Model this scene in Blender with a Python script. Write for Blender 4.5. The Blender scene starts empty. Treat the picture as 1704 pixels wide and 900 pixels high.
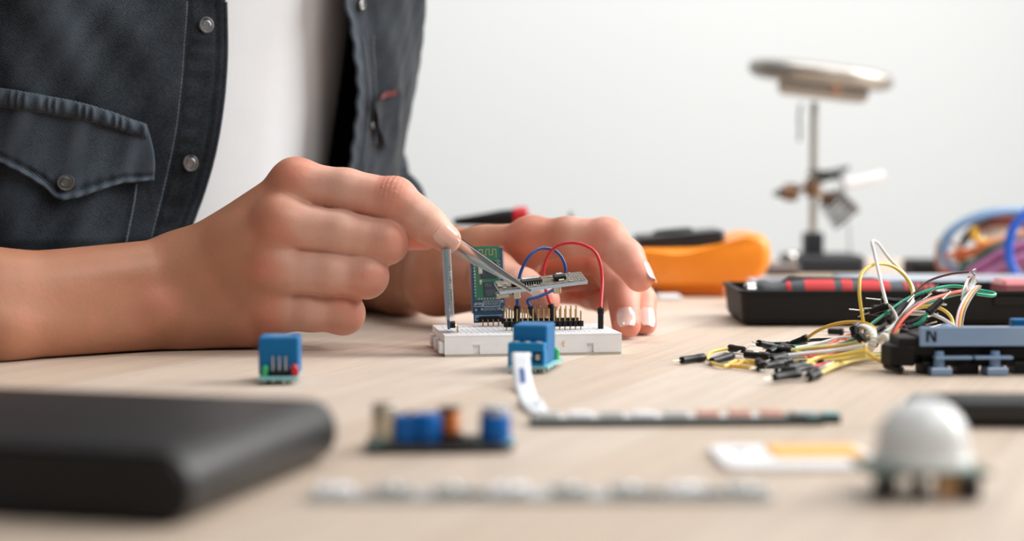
import bpy, math, random
import numpy as np
from mathutils import Vector, Matrix

# ------------------------------------------------------------------ camera, light, exposure
S = 0.001                      # everything below is laid out in millimetres
sc = bpy.context.scene
F_PX, CAM_H = 2880.0, 86.0
PITCH = math.atan(170.0 / F_PX)
cam_d = bpy.data.cameras.new('camera')
cam = bpy.data.objects.new('camera', cam_d)
sc.collection.objects.link(cam)
cam.location = (0, 0, CAM_H * S)
cam.rotation_euler = (math.pi / 2 - PITCH, 0, 0)
cam_d.sensor_width = 36.0
cam_d.lens = 36.0 * F_PX / 1704.0
cam_d.clip_start = 0.02
cam_d.clip_end = 50
cam_d.dof.use_dof = True
cam_d.dof.focus_distance = 0.818
cam_d.dof.aperture_fstop = 4.9
sc.camera = cam

world = bpy.data.worlds.new('world')
sc.world = world
world.use_nodes = True
bg = world.node_tree.nodes['Background']
bg.inputs[0].default_value = (0.93, 0.97, 1.0, 1)
bg.inputs[1].default_value = 0.10

def area_light(name, loc, aim, size, size_y, power, col):
    l = bpy.data.lights.new(name, 'AREA')
    l.shape = 'RECTANGLE'
    l.size, l.size_y = size * S, size_y * S
    l.energy = power
    l.color = col
    o = bpy.data.objects.new(name, l)
    sc.collection.objects.link(o)
    o.location = Vector(loc) * S
    o.rotation_euler = (Vector(aim) - Vector(loc)).to_track_quat('-Z', 'Y').to_euler()
    return o
area_light('window_light', (1350, 1160, 800), (-50, 830, 60), 1100, 1000, 21.5, (1.0, 0.985, 0.96))
area_light('fill_light', (560, 60, 1150), (0, 830, 50), 600, 600, 4.8, (1.0, 0.98, 0.95))  # added fill from front above, no such lamp known in the room
area_light('wall_wash', (300, 1250, 1500), (250, 2500, 250), 1600, 600, 15.2, (1.0, 0.99, 0.97))  # added only to brighten the back wall, not a fixture

sc.view_settings.view_transform = 'Standard'
sc.view_settings.look = 'None'
sc.view_settings.gamma = 1
sc.view_settings.use_curve_mapping = False
sc.view_settings.exposure = 0.82

# ------------------------------------------------------------------ helpers
rnd = random.Random(7)
_c, _s = math.cos(PITCH), math.sin(PITCH)
FW = np.array([0, _c, -_s]); UP = np.array([0, _s, _c]); RT = np.array([1.0, 0, 0])
CAMP = np.array([0, 0, CAM_H])
def P(px, py, d):
    return CAMP + d * (FW + (px - 852) / F_PX * RT + (450 - py) / F_PX * UP)
def T(px, py, z=0.0):
    r = FW + (px - 852) / F_PX * RT + (450 - py) / F_PX * UP
    return CAMP + r * ((z - CAM_H) / r[2])
V3 = lambda *a: np.array(a, float)
def nrm(v):
    v = np.asarray(v, float); return v / (np.linalg.norm(v) + 1e-12)

class Frame:
    def __init__(s, o=(0, 0, 0), x=(1, 0, 0), y=(0, 1, 0), z=None):
        s.o = np.asarray(o, float); s.x = nrm(x)
        y = np.asarray(y, float)
        if z is None:
            s.y = nrm(y - s.x * np.dot(y, s.x)); s.z = np.cross(s.x, s.y)
        else:
            s.z = nrm(np.asarray(z, float) - s.x * np.dot(z, s.x)); s.y = np.cross(s.z, s.x)
    def __call__(s, p):
        p = np.asarray(p, float)
        return s.o + p[..., 0:1] * s.x + p[..., 1:2] * s.y + p[..., 2:3] * s.z
    def sub(s, o, rz=0.0, rx=0.0, ry=0.0):
        R = np.array(Matrix.Rotation(rz, 3, 'Z') @ Matrix.Rotation(ry, 3, 'Y') @ Matrix.Rotation(rx, 3, 'X'))
        B = np.stack([s.x, s.y, s.z], 1) @ R
        f = Frame(); f.o = s(np.asarray(o, float)[None])[0]; f.x, f.y, f.z = B[:, 0], B[:, 1], B[:, 2]
        return f
def rotF(o, deg): 
    a = math.radians(deg); return Frame(o, (math.cos(a), math.sin(a), 0), (-math.sin(a), math.cos(a), 0))
W0 = Frame()

def catmull(pts, n=8, closed=False):
    pts = np.asarray(pts, float)
    if len(pts) < 3: 
        return np.array([pts[0] + (pts[-1] - pts[0]) * t for t in np.linspace(0, 1, n + 1)])
    if closed: q = np.vstack([pts[-1], pts, pts[0], pts[1]])
    else: q = np.vstack([2 * pts[0] - pts[1], pts, 2 * pts[-1] - pts[-2]])
    out = []
    for i in range(1, len(q) - 2):
        p0, p1, p2, p3 = q[i - 1], q[i], q[i + 1], q[i + 2]
        for t in np.linspace(0, 1, n, endpoint=False):
            out.append(0.5 * ((2 * p1) + (-p0 + p2) * t + (2 * p0 - 5 * p1 + 4 * p2 - p3) * t * t + (-p0 + 3 * p1 - 3 * p2 + p3) * t ** 3))
    if not closed: out.append(q[-2])
    return np.array(out)

class MB:
    """collects shapes into one mesh (millimetres, world space)"""
    def __init__(s, frame=None): s.v, s.f, s.n, s.F = [], [], 0, frame or W0
    def add(s, v, f, F=None):
        v = (F or s.F)(np.asarray(v, float))
        s.v.append(v); s.f += [tuple(int(i) + s.n for i in q) for q in f]; s.n += len(v); return s
    def box(s, c, d, F=None, b=0.0):
        cx, cy, cz = c; x, y, z = d[0] / 2, d[1] / 2, d[2] / 2
        if b <= 0:
            v = [(cx + i * x, cy + j * y, cz + k * z) for i in (-1, 1) for j in (-1, 1) for k in (-1, 1)]
            return s.add(v, [(0, 1, 3, 2), (4, 6, 7, 5), (0, 4, 5, 1), (2, 3, 7, 6), (0, 2, 6, 4), (1, 5, 7, 3)], F)
        b = min(b, x * .95, y * .95, z * .95)
        ring = []
        for zz, q in ((-z, b), (-z + b, 0), (z - b, 0), (z, b)):
            X, Y = x - q, y - q
            ring.append([(cx + u, cy + w, cz + zz) for u, w in ((-X + b * (q == 0), -Y), (X - b * (q == 0), -Y), (X, -Y + b * (q == 0)), (X, Y - b * (q == 0)), (X - b * (q == 0), Y), (-X + b * (q == 0), Y), (-X, Y - b * (q == 0)), (-X, -Y + b * (q == 0)))])
        v = sum(ring, []); f = []
        for r in range(3):
            for i in range(8):
                j = (i + 1) % 8; f.append((r * 8 + i, r * 8 + j, r * 8 + 8 + j, r * 8 + 8 + i))
        f.append(tuple(range(7, -1, -1))); f.append(tuple(range(24, 32)))
        return s.add(v, f, F)
    def prism(s, poly, z0, z1, F=None, bev=0.0):
        """polygon in local xy, extruded in z; optional chamfer"""
        p = np.asarray(poly, float); n = len(p)
        if bev > 0:
            c = p.mean(0); q = c + (p - c) * (1 - bev / (np.linalg.norm(p - c, axis=1, keepdims=True)))
            rs = [(q, z0), (p, z0 + bev), (p, z1 - bev), (q, z1)]
        else: rs = [(p, z0), (p, z1)]
        v = np.vstack([np.column_stack([a, np.full(n, z)]) for a, z in rs]); f = []
        for r in range(len(rs) - 1):
            for i in range(n):
                j = (i + 1) % n; f.append((r * n + i, r * n + j, r * n + n + j, r * n + n + i))
        f.append(tuple(range(n - 1, -1, -1))); f.append(tuple(range((len(rs) - 1) * n, len(rs) * n)))
        return s.add(v, f, F)
    def tube(s, pts, r, seg=10, F=None, cap=True, closed=False, flat=1.0):
        pts = np.asarray(pts, float); n = len(pts)
        r = np.full(n, r) if np.isscalar(r) else np.asarray(r, float)
        tg = np.gradient(pts, axis=0)
        if closed: tg = np.roll(pts, -1, 0) - np.roll(pts, 1, 0)
        tg = tg / (np.linalg.norm(tg, axis=1, keepdims=True) + 1e-12)
        a = V3(0, 0, 1) if abs(tg[0][2]) < .9 else V3(1, 0, 0)
        u = nrm(a - tg[0] * np.dot(a, tg[0])); v = []
        for i in range(n):
            u = nrm(u - tg[i] * np.dot(u, tg[i])); w = np.cross(tg[i], u)
            for k in range(seg):
                th = 2 * math.pi * k / seg
                v.append(pts[i] + r[i] * (math.cos(th) * u * flat + math.sin(th) * w))
        f = []
        m = n if closed else n - 1
        for i in range(m):
            i2 = (i + 1) % n
            for k in range(seg):
                k2 = (k + 1) % seg; f.append((i * seg + k, i * seg + k2, i2 * seg + k2, i2 * seg + k))
        if cap and not closed: f.append(tuple(range(seg - 1, -1, -1))); f.append(tuple(range((n - 1) * seg, n * seg)))
        return s.add(v, f, F)
    def cyl(s, a, b, r, r2=None, seg=16, F=None): return s.tube([a, b], [r, r if r2 is None else r2], seg, F)
    def lathe(s, prof, seg=28, F=None):
        """profile of (radius, z) about local z"""
        v, f = [], []; n = len(prof)
        for r, z in prof:
            for k in range(seg):
                th = 2 * math.pi * k / seg; v.append((max(r, 1e-4) * math.cos(th), max(r, 1e-4) * math.sin(th), z))
        for i in range(n - 1):
            for k in range(seg):
                k2 = (k + 1) % seg; f.append((i * seg + k, i * seg + k2, (i + 1) * seg + k2, (i + 1) * seg + k))
        f.append(tuple(range(seg - 1, -1, -1))); f.append(tuple(range((n - 1) * seg, n * seg)))
        return s.add(v, f, F)
    def ball(s, c, r, F=None, seg=16, sc_=(1, 1, 1)):
        v, f = [], []; m = seg // 2
        for i in range(m + 1):
            t = math.pi * i / m
            for k in range(seg):
                p = 2 * math.pi * k / seg
                v.append((c[0] + r * sc_[0] * max(math.sin(t), 1e-4) * math.cos(p), c[1] + r * sc_[1] * max(math.sin(t), 1e-4) * math.sin(p), c[2] - r * sc_[2] * math.cos(t)))
        for i in range(m):
            for k in range(seg):
                k2 = (k + 1) % seg; f.append((i * seg + k, i * seg + k2, (i + 1) * seg + k2, (i + 1) * seg + k))
        return s.add(v, f, F)
    def grid(s, G, thick=0.0, closeu=False, N=None):
        """G[i,j] world points; thick>0 adds an inner skin"""
        G = np.asarray(G, float); a, b = G.shape[:2]
        m = a if closeu else a - 1
        f = [(i * b + j, ((i + 1) % a) * b + j, ((i + 1) % a) * b + j + 1, i * b + j + 1) for i in range(m) for j in range(b - 1)]
        if thick <= 0: return s.add(G.reshape(-1, 3), f, W0)
        if N is None:
            du = np.gradient(G, axis=0); dv = np.gradient(G, axis=1); N = np.cross(du, dv)
            N /= (np.linalg.norm(N, axis=2, keepdims=True) + 1e-9)
        H = G - N * thick; k = a * b
        f2 = [tuple(k + q for q in reversed(t)) for t in f]; e = []
        if not closeu:
            for j in range(b - 1):
                e.append((j + 1, j, k + j, k + j + 1)[::-1]); q = (a - 1) * b + j; e.append((q, q + 1, k + q + 1, k + q)[::-1])
        for i in range(m):
            p, q = i * b, ((i + 1) % a) * b
            e.append((p, q, k + q, k + p)[::-1]); e.append((q + b - 1, p + b - 1, k + p + b - 1, k + q + b - 1)[::-1])
        return s.add(np.vstack([G.reshape(-1, 3), H.reshape(-1, 3)]), f + f2 + e, W0)

OFF = {}
def thing(name, label, cat, loc=(0, 0, 0), group=None):
    o = bpy.data.objects.new(name, None); sc.collection.objects.link(o)
    o.empty_display_size = 0.005
    o.location = Vector([float(c) for c in loc]) * S
    OFF[o] = np.asarray(loc, float)
    tag(o, label, cat, group); return o
def tag(o, label=None, cat=None, group=None, kind=None):
    if label: o['label'] = label
    if cat: o['category'] = cat
    if group: o['group'] = group
    if kind: o['kind'] = kind
    return o
def mk(name, mb, mat, parent=None, smooth=True, ang=35, attr=None, label=None):
    v = np.vstack(mb.v)
    if parent is not None: off = OFF[parent]; loc = None
    else:
        lo, hi = v.min(0), v.max(0); off = np.array([(lo[0] + hi[0]) / 2, (lo[1] + hi[1]) / 2, lo[2]]); loc = off
    me = bpy.data.meshes.new(name)
    me.from_pydata(((v - off) * S).tolist(), [], mb.f); me.update()
    me.materials.append(mat)
    o = bpy.data.objects.new(name, me); sc.collection.objects.link(o)
    OFF[o] = off
    if parent is not None: o.parent = parent
    else: o.location = Vector(loc) * S
    if attr is not None:
        for k, a in attr.items():
            at = me.attributes.new(k, 'FLOAT', 'POINT'); at.data.foreach_set('value', np.asarray(a, np.float32))
    if smooth:
        me.polygons.foreach_set('use_smooth', [True] * len(me.polygons))
        if ang is not None: me.set_sharp_from_angle(angle=math.radians(ang))
    if label: o['label'] = label
    return o
def text_mesh(name, body, size, F, mat, parent, depth=0.05):
    cu = bpy.data.curves.new(name, 'FONT'); cu.body = body; cu.size = size; cu.extrude = depth; cu.align_x = 'CENTER'; cu.align_y = 'CENTER'
    o = bpy.data.objects.new(name, cu)
    me = bpy.data.meshes.new_from_object(o)
    v = np.array([x.co[:] for x in me.vertices]); f = [tuple(p.vertices) for p in me.polygons]
    bpy.data.objects.remove(o)
    m = MB(F); m.add(v, f)
    return mk(name, m, mat, parent, smooth=False)

def lin(c):
    r = [x / 255.0 for x in c]; return [x / 12.92 if x <= .04045 else ((x + .055) / 1.055) ** 2.4 for x in r] + [1.0]
def pm(name, rgb, rough=.5, metal=0.0, var=.06, scale=120, bump=0.0, bscale=900, coat=0.0, sss=0.0, sssr=1.0, trans=0.0, spec=.5, rgb2=None, rough_var=.05, emit=None):
    m = bpy.data.materials.new(name); m.use_nodes = True
    nt = m.node_tree; N, L = nt.nodes, nt.links
    b = N['Principled BSDF']
    tc = N.new('ShaderNodeTexCoord')
    no = N.new('ShaderNodeTexNoise'); no.inputs['Scale'].default_value = scale; no.inputs['Detail'].default_value = 4
    L.new(tc.outputs['Object'], no.inputs['Vector'])
    mx = N.new('ShaderNodeMix'); mx.data_type = 'RGBA'
    c = lin(rgb)
    if rgb2: c1, c2 = c, lin(rgb2)
    else: c1 = [x * (1 - var) for x in c[:3]] + [1]; c2 = [min(1, x * (1 + var)) for x in c[:3]] + [1]
    mx.inputs[6].default_value = c1; mx.inputs[7].default_value = c2
    L.new(no.outputs['Fac'], mx.inputs[0]); L.new(mx.outputs[2], b.inputs['Base Color'])
    mr = N.new('ShaderNodeMapRange'); mr.inputs[3].default_value = max(0, rough - rough_var); mr.inputs[4].default_value = min(1, rough + rough_var)
    L.new(no.outputs['Fac'], mr.inputs[0]); L.new(mr.outputs[0], b.inputs['Roughness'])
    b.inputs['Metallic'].default_value = metal
    b.inputs['Specular IOR Level'].default_value = spec
    b.inputs['Coat Weight'].default_value = coat
    b.inputs['Transmission Weight'].default_value = trans
    if sss: b.inputs['Subsurface Weight'].default_value = sss; b.inputs['Subsurface Scale'].default_value = sssr * S; b.inputs['Subsurface Radius'].default_value = (1, .35, .2)
    if bump:
        n2 = N.new('ShaderNodeTexNoise'); n2.inputs['Scale'].default_value = bscale; n2.inputs['Detail'].default_value = 3
        L.new(tc.outputs['Object'], n2.inputs['Vector'])
        bp = N.new('ShaderNodeBump'); bp.inputs['Distance'].default_value = bump * S; bp.inputs['Strength'].default_value = 1
        L.new(n2.outputs['Fac'], bp.inputs['Height']); L.new(bp.outputs[0], b.inputs['Normal'])
    return m

# ------------------------------------------------------------------ materials
M_black = pm('black_plastic', (10, 10, 12), .42, bump=.03, spec=.35)
M_blackm = pm('matte_black_plastic', (8, 8, 9), .6, bump=.03, spec=.35)
M_black_soft = pm('soft_black_coating', (22, 22, 23), .42, bump=.02, bscale=2500, spec=.6)
M_steel = pm('brushed_steel', (205, 203, 200), .22, 1.0, scale=400)
M_gold = pm('gold_pin', (196, 168, 120), .28, 1.0)
M_pin = pm('silver_pin', (205, 200, 188), .25, 1.0)
M_white = pm('white_plastic', (246, 246, 250), .35, sss=.15, sssr=2.0)
M_solder = pm('solder', (190, 190, 186), .3, .9)
M_pcb_blue = pm('blue_circuit_board', (26, 68, 104), .35, coat=.4, scale=500, rgb2=(44, 94, 132))
M_pcb_green = pm('green_circuit_board', (28, 104, 74), .35, coat=.4, scale=400, rgb2=(44, 128, 92))
M_pcb_edge = pm('pale_board_edge', (150, 176, 196), .6, scale=1800, rgb2=(196, 208, 214))
M_chip = pm('black_chip', (40, 46, 54), .45)
M_relay = pm('blue_relay_plastic', (0, 104, 160), .42, spec=.3)
M_terminal = pm('light_blue_terminal_plastic', (4, 122, 180), .42, spec=.3)
M_teal = pm('pale_teal_board', (110, 178, 186), .5, scale=900, rgb2=(146, 200, 200))
# ------------------------------------------------------------------ the room and the table
M_wall = pm('painted_wall', (231, 233, 233), .85, var=.01, scale=4)
M_floor = pm('grey_floor', (120, 112, 104), .6)
m = MB(); m.box((300, 2650, 700), (7000, 60, 3000)); w = mk('wall_back', m, M_wall, smooth=False); tag(w, kind='structure')
m = MB(); m.box((300, 700, -790), (7000, 4000, 60)); w = mk('floor', m, M_floor, smooth=False); tag(w, kind='structure')

def wood_material():
    m = bpy.data.materials.new('light_oak_wood'); m.use_nodes = True
    nt = m.node_tree; N, L = nt.nodes, nt.links; b = N['Principled BSDF']
    tc = N.new('ShaderNodeTexCoord')
    mp = N.new('ShaderNodeMapping'); mp.inputs['Rotation'].default_value = (0, 0, math.radians(-67)); L.new(tc.outputs['Object'], mp.inputs[0])
    br = N.new('ShaderNodeTexBrick'); br.offset = .43; br.inputs['Scale'].default_value = 1.0
    br.inputs['Brick Width'].default_value = .62; br.inputs['Row Height'].default_value = .052; br.inputs['Mortar Size'].default_value = .0003; br.inputs['Mortar Smooth'].default_value = .2
    br.inputs['Color1'].default_value = lin((197, 178, 160)); br.inputs['Color2'].default_value = lin((209, 193, 179)); br.inputs['Mortar'].default_value = lin((184, 162, 142)); br.inputs['Bias'].default_value = -.1
    L.new(mp.outputs[0], br.inputs[0])
    st = N.new('ShaderNodeMapping'); st.inputs['Scale'].default_value = (9, 260, 60); L.new(mp.outputs[0], st.inputs[0])
    n1 = N.new('ShaderNodeTexNoise'); n1.inputs['Scale'].default_value = 1.0; n1.inputs['Detail'].default_value = 5; n1.inputs['Distortion'].default_value = .6; L.new(st.outputs[0], n1.inputs[0])
    st2 = N.new('ShaderNodeMapping'); st2.inputs['Scale'].default_value = (70, 1500, 300); L.new(mp.outputs[0], st2.inputs[0])
    n2 = N.new('ShaderNodeTexNoise'); n2.inputs['Scale'].default_value = 1.0; n2.inputs['Detail'].default_value = 2; L.new(st2.outputs[0], n2.inputs[0])
    r1 = N.new('ShaderNodeMapRange'); r1.inputs[1].default_value = .3; r1.inputs[2].default_value = .75; r1.inputs[3].default_value = 1.07; r1.inputs[4].default_value = .88; L.new(n1.outputs[0], r1.inputs[0])
    r2 = N.new('ShaderNodeMapRange'); r2.inputs[1].default_value = .58; r2.inputs[2].default_value = .75; r2.inputs[3].default_value = 1.0; r2.inputs[4].default_value = .80; L.new(n2.outputs[0], r2.inputs[0])
    ml = N.new('ShaderNodeMath'); ml.operation = 'MULTIPLY'; L.new(r1.outputs[0], ml.inputs[0]); L.new(r2.outputs[0], ml.inputs[1])
    vm = N.new('ShaderNodeVectorMath'); vm.operation = 'SCALE'; L.new(br.outputs[0], vm.inputs[0]); L.new(ml.outputs[0], vm.inputs['Scale'])
    L.new(vm.outputs[0], b.inputs['Base Color'])
    b.inputs['Roughness'].default_value = .5; b.inputs['Specular IOR Level'].default_value = .35
    bp = N.new('ShaderNodeBump'); bp.inputs['Distance'].default_value = .00006; L.new(n2.outputs[0], bp.inputs['Height']); L.new(bp.outputs[0], b.inputs['Normal'])
    return m
M_wood = wood_material()
E0 = V3(-165, 930, 0); ET = nrm(V3(.5, .866, 0)); EP = V3(ET[1], -ET[0], 0)   # person's edge of the table and its inward normal
def edge_pt(s, p, z=0): return E0 + ET * s + EP * p + V3(0, 0, z)
tb = thing('wooden_table', 'light wooden table with fine grain carrying all the electronic parts', 'table', edge_pt(0, 450, -740))
TF = Frame(edge_pt(0, 0, 0), ET, -EP)
TF = Frame(edge_pt(0, 0, 0), EP, ET)
m = MB(TF); m.box((450, -10, -12.5), (900, 1800, 25), b=2); mk('tabletop', m, M_wood, tb)
for i in (60, 840):
    for j in (-850, 830):
        m = MB(TF); m.box((i, j, -382.5), (55, 55, 715), b=3); mk('leg', m, M_wood, tb)

# ------------------------------------------------------------------ person: signed-distance hands and arms
def rcone(p, a, b, r1, r2):
    ba = b - a; pa = p - a
    t = np.clip(pa @ ba / (ba @ ba + 1e-9), 0, 1)
    return np.linalg.norm(pa - t[:, None] * ba, axis=1) - (r1 + (r2 - r1) * t)
def smin(a, b, k):
    h = np.clip(.5 + .5 * (b - a) / k, 0, 1); return b * (1 - h) + a * h - k * h * (1 - h)

class Arm:
    def __init__(s, palm, fingers, bumps, creases, kp=9.0, kf=5.0):
        s.palm, s.fingers, s.bumps, s.creases, s.kp, s.kf = palm, fingers, bumps, creases, kp, kf
    def __call__(s, p):
        d = None
        for a, b, r1, r2 in s.palm:
            q = rcone(p, a, b, r1, r2); d = q if d is None else smin(d, q, s.kp)
        fd = None
        for ch in s.fingers:
            f = None
            for (a, r1), (b, r2) in zip(ch[:-1], ch[1:]):
                q = rcone(p, a, b, r1, r2); f = q if f is None else smin(f, q, 3.0)
            fd = f if fd is None else smin(fd, f, 1.6)
        d = smin(d, fd, s.kf)
        for c, r, k in s.bumps:      # k<0 carves
            q = np.linalg.norm(p - c, axis=1) - r
            if k > 0: d = smin(d, q, k)
            else: d = -smin(-d, q, -k)
        for c, ax, n, w, amp, per in s.creases:
            e = p - c; sx = e @ ax; m = np.exp(-(sx / w) ** 2) * np.clip(nrm_rows(e) @ n, 0, 1) ** 1.5 * np.exp(-(np.linalg.norm(e, axis=1) / (w * 2.6)) ** 4)
            d = d + amp * m * np.cos(2 * math.pi * sx / per)
        return -smin(-d, p[:, 2] - .25, 2.0)
def nrm_rows(e): return e / (np.linalg.norm(e, axis=1, keepdims=True) + 1e-9)

def surface_net(fn, lo, hi, h):
    lo = np.asarray(lo, float); B = 5
    nb = np.ceil((np.asarray(hi, float) - lo) / (h * B)).astype(int); n = nb * B
    ax = [lo[i] + h * B * (np.arange(nb[i]) + .5) for i in range(3)]
    C = np.stack(np.meshgrid(*ax, indexing='ij'), -1).reshape(-1, 3)
    c = fn(C); mask = np.abs(c) < h * B * .87 + 3.0
    V = np.repeat(np.repeat(np.repeat(np.where(c > 0, 99., -99.).reshape(nb), B, 0), B, 1), B, 2)
    idx = np.argwhere(mask.reshape(nb))
    o = np.stack(np.meshgrid(*[np.arange(B)] * 3, indexing='ij'), -1).reshape(-1, 3)
    I = (idx[:, None, :] * B + o[None]).reshape(-1, 3)
    V[I[:, 0], I[:, 1], I[:, 2]] = fn(lo + h * (I + .5))
    ins = V < 0
    a, b, d = n - 1
    cnt = np.zeros((a, b, d), int); 
    for i in (0, 1):
        for j in (0, 1):
            for k in (0, 1): cnt += ins[i:a + i, j:b + j, k:d + k]
    act = (cnt > 0) & (cnt < 8); cells = np.argwhere(act)
    vid = -np.ones((a, b, d), int); vid[act] = np.arange(len(cells))
    ps = lo + h * (cells + 1.0)
    for _ in range(3):                       # pull the vertices onto the true surface
        e = .25 * h; d0 = fn(ps); g = np.stack([(fn(ps + e * np.eye(3)[i]) - d0) / e for i in range(3)], 1)
        g2 = (g * g).sum(1, keepdims=True) + 1e-6
        st = g * (d0[:, None] / g2); ln = np.linalg.norm(st, axis=1, keepdims=True); ps = ps - st * np.minimum(1, .8 * h / (ln + 1e-9))
    F = []
    for axn in range(3):
        sl1 = [slice(1, -1)] * 3; sl1[axn] = slice(0, -1); sl2 = [slice(1, -1)] * 3; sl2[axn] = slice(1, None)
        A, Bn = ins[tuple(sl1)], ins[tuple(sl2)]
        for flip, mk_ in ((0, A & ~Bn), (1, ~A & Bn)):
            q = np.argwhere(mk_)
            if not len(q): continue
            u, v = [(1, 2), (2, 0), (0, 1)][axn]
            base = q.copy()
            # node index = q with +1 on u,v ; cells around the edge
            cs = []
            for du, dv in ((0, 0), (1, 0), (1, 1), (0, 1)):
                cc = base.copy(); cc[:, u] += du; cc[:, v] += dv; cs.append(vid[cc[:, 0], cc[:, 1], cc[:, 2]])
            cs = np.stack(cs, 1)
            F.append(cs if not flip else cs[:, ::-1])
    F = np.vstack(F); F = F[(F >= 0).all(1)]
    return ps, F.tolist()

A_ = lambda px, py, d: P(px, py, d)
# ---- person's right hand (holding the tweezers)
rW1, rW2 = A_(305, 452, 826), A_(305, 525, 829)
rF1, rF2 = A_(0, 488, 786), A_(0, 548, 778)
rE = V3(-345, 735, 62)
iM, mM, nM, pM = A_(494, 308, 824), A_(466, 372, 814), A_(454, 446, 815), A_(456, 515, 822)
iP, iD, iT = A_(655, 333, 815), A_(712, 374, 811), A_(744, 398, 811)
mP, mD, mT = A_(640, 402, 812), A_(622, 412, 838), A_(575, 412, 848)
nP, nD, nT = A_(607, 459, 812), A_(590, 464, 837), A_(545, 462, 848)
pP, pD, pT = A_(570, 521, 818), A_(556, 518, 838), A_(520, 512, 846)
tC, tM, tI, tT = A_(385, 430, 846), A_(540, 388, 862), A_(645, 384, 852), A_(706, 388, 838)
right_palm = [(rE, rF1, 34, 17.5), (rE, rF2, 34, 15.5), (rF1, rW1, 17.5, 16.5), (rF2, rW2, 15.5, 16), (rF1, rW2, 16, 14),
              (rW1, iM, 15, 10.5), (rW1, mM, 15, 10.8), (rW2, nM, 15, 10.5), (rW2, pM, 15.0, 9.6), (rW2, A_(410, 530, 828), 15, 15),
              (A_(400, 420, 822), A_(440, 480, 820), 14, 12), (rW1, tC, 16, 14)]
right_f = [[(iM, 11.4), (A_(575, 316, 818), 9.9), (iP, 10.2), (A_(688, 355, 812), 8.8), (iD, 8.6), (iT, 6.6)],
           [(mM, 11.5), (A_(565, 386, 811), 10.0), (mP, 10.4), (mD, 9), (mT, 7.5)],
           [(nM, 11.2), (A_(550, 454, 811), 9.9), (nP, 10.2), (nD, 9), (nT, 7.5)],
           [(pM, 10.6), (A_(515, 518, 817), 9.2), (pP, 9.6), (pD, 8.5), (pT, 7)],
           [(tC, 15), (tM, 12), (tI, 10), (tT, 8.2)]]
up = V3(0, -.35, 1)
right_b = [(iM + V3(-1.0, -2.6, 1.6), 9.4, 8), (mM + V3(0, -2.0, 1.0), 9.0, 9), (nM + V3(0, -2.6, .6), 9.2, 8), (pM + V3(0, -2.4, 0), 8.4, 8), (A_(268, 510, 811), 6.0, 14),
           (iP + V3(1.2, -2.0, 1.0), 9.0, 4), (mP + V3(1.5, -2.2, 0), 9.0, 4), (nP + V3(1.5, -2.0, 0), 8.8, 4), (pP + V3(1.2, -1.6, 0), 8.4, 4),
           (A_(452, 408, 818), 9.0, 8)]
def cr(c, a, b, n, w=4.5, amp=.18, per=2.3): return (c, nrm(b - a), nrm(n), w, amp, per)
camdir = lambda c: nrm(CAMP - c)
right_c = [cr(A_(652, 325, 812), iM, iP, V3(0, -.7, .7), 6.0, .34, 2.3), cr(A_(638, 402, 812), mM, mP, V3(.2, -1, 0), 4.5, .24), cr(A_(607, 459, 812), nM, nP, V3(.2, -1, 0), 4.5, .24),
           cr(A_(712, 368, 811), iP, iT, V3(0, -1, .3), 3.2, .12, 1.8)]
rightArm = Arm(right_palm, right_f, right_b, right_c)

# ---- person's left hand (steadying the breadboard)
lE = A_(640, 374, 1086); lE2 = A_(602, 440, 1072); lW1, lW2 = A_(735, 432, 940), A_(728, 470, 940)
lF1, lF2 = A_(680, 425, 1010), A_(672, 462, 1010)
LI, LM, LR, LP = A_(885, 402, 896), A_(893, 428, 930), A_(890, 455, 944), A_(882, 480, 948)
lI = [(LI, 11.6), (A_(945, 393, 888), 9.8), (A_(1008, 397, 880), 9.9), (A_(1042, 428, 870), 8.8), (A_(1064, 462, 862), 7.2)]
lM = [(LM, 11), (A_(1000, 428, 918), 9.4), (A_(1036, 484, 893), 8.8), (A_(1042, 540, 873), 7.4)]
lR = [(LR, 10.5), (A_(1035, 452, 926), 9.0), (A_(1065, 500, 906), 8.2), (A_(1070, 538, 895), 7.0)]
lP = [(LP, 10), (A_(950, 480, 962), 8.2), (A_(985, 492, 948), 7.4), (A_(1000, 500, 928), 6.6)]
lT = [(A_(770, 458, 925), 15.5), (A_(822, 466, 890), 12.8), (A_(868, 482, 866), 10.8), (A_(903, 500, 852), 8.6)]
left_palm = [(lE, lF1, 25, 21), (lE2, lF2, 29, 21), (lE, lE2, 26, 28), (lF1, lW1, 20, 16), (lF2, lW2, 20, 16), (lW1, LI, 15.5, 10.5), (lW1, LM, 15, 10.5), (lW2, LR, 15, 10.5), (lW2, LP, 15, 11),
             (A_(800, 425, 915), A_(868, 440, 908), 13, 10)]
left_b = [(LI + V3(0, 1, 3), 9.5, 6), (A_(1010, 393, 880), 8.8, 4), (A_(1000, 426, 918), 8.6, 4), (A_(820, 450, 884), 11, 5)]
left_c = [cr(A_(868, 482, 866), A_(822, 466, 890), A_(903, 500, 852), V3(0, -1, .4), 3.5, .15)]
leftArm = Arm(left_palm, [lI, lM, lR, lP, lT], left_b, left_c)

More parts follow.
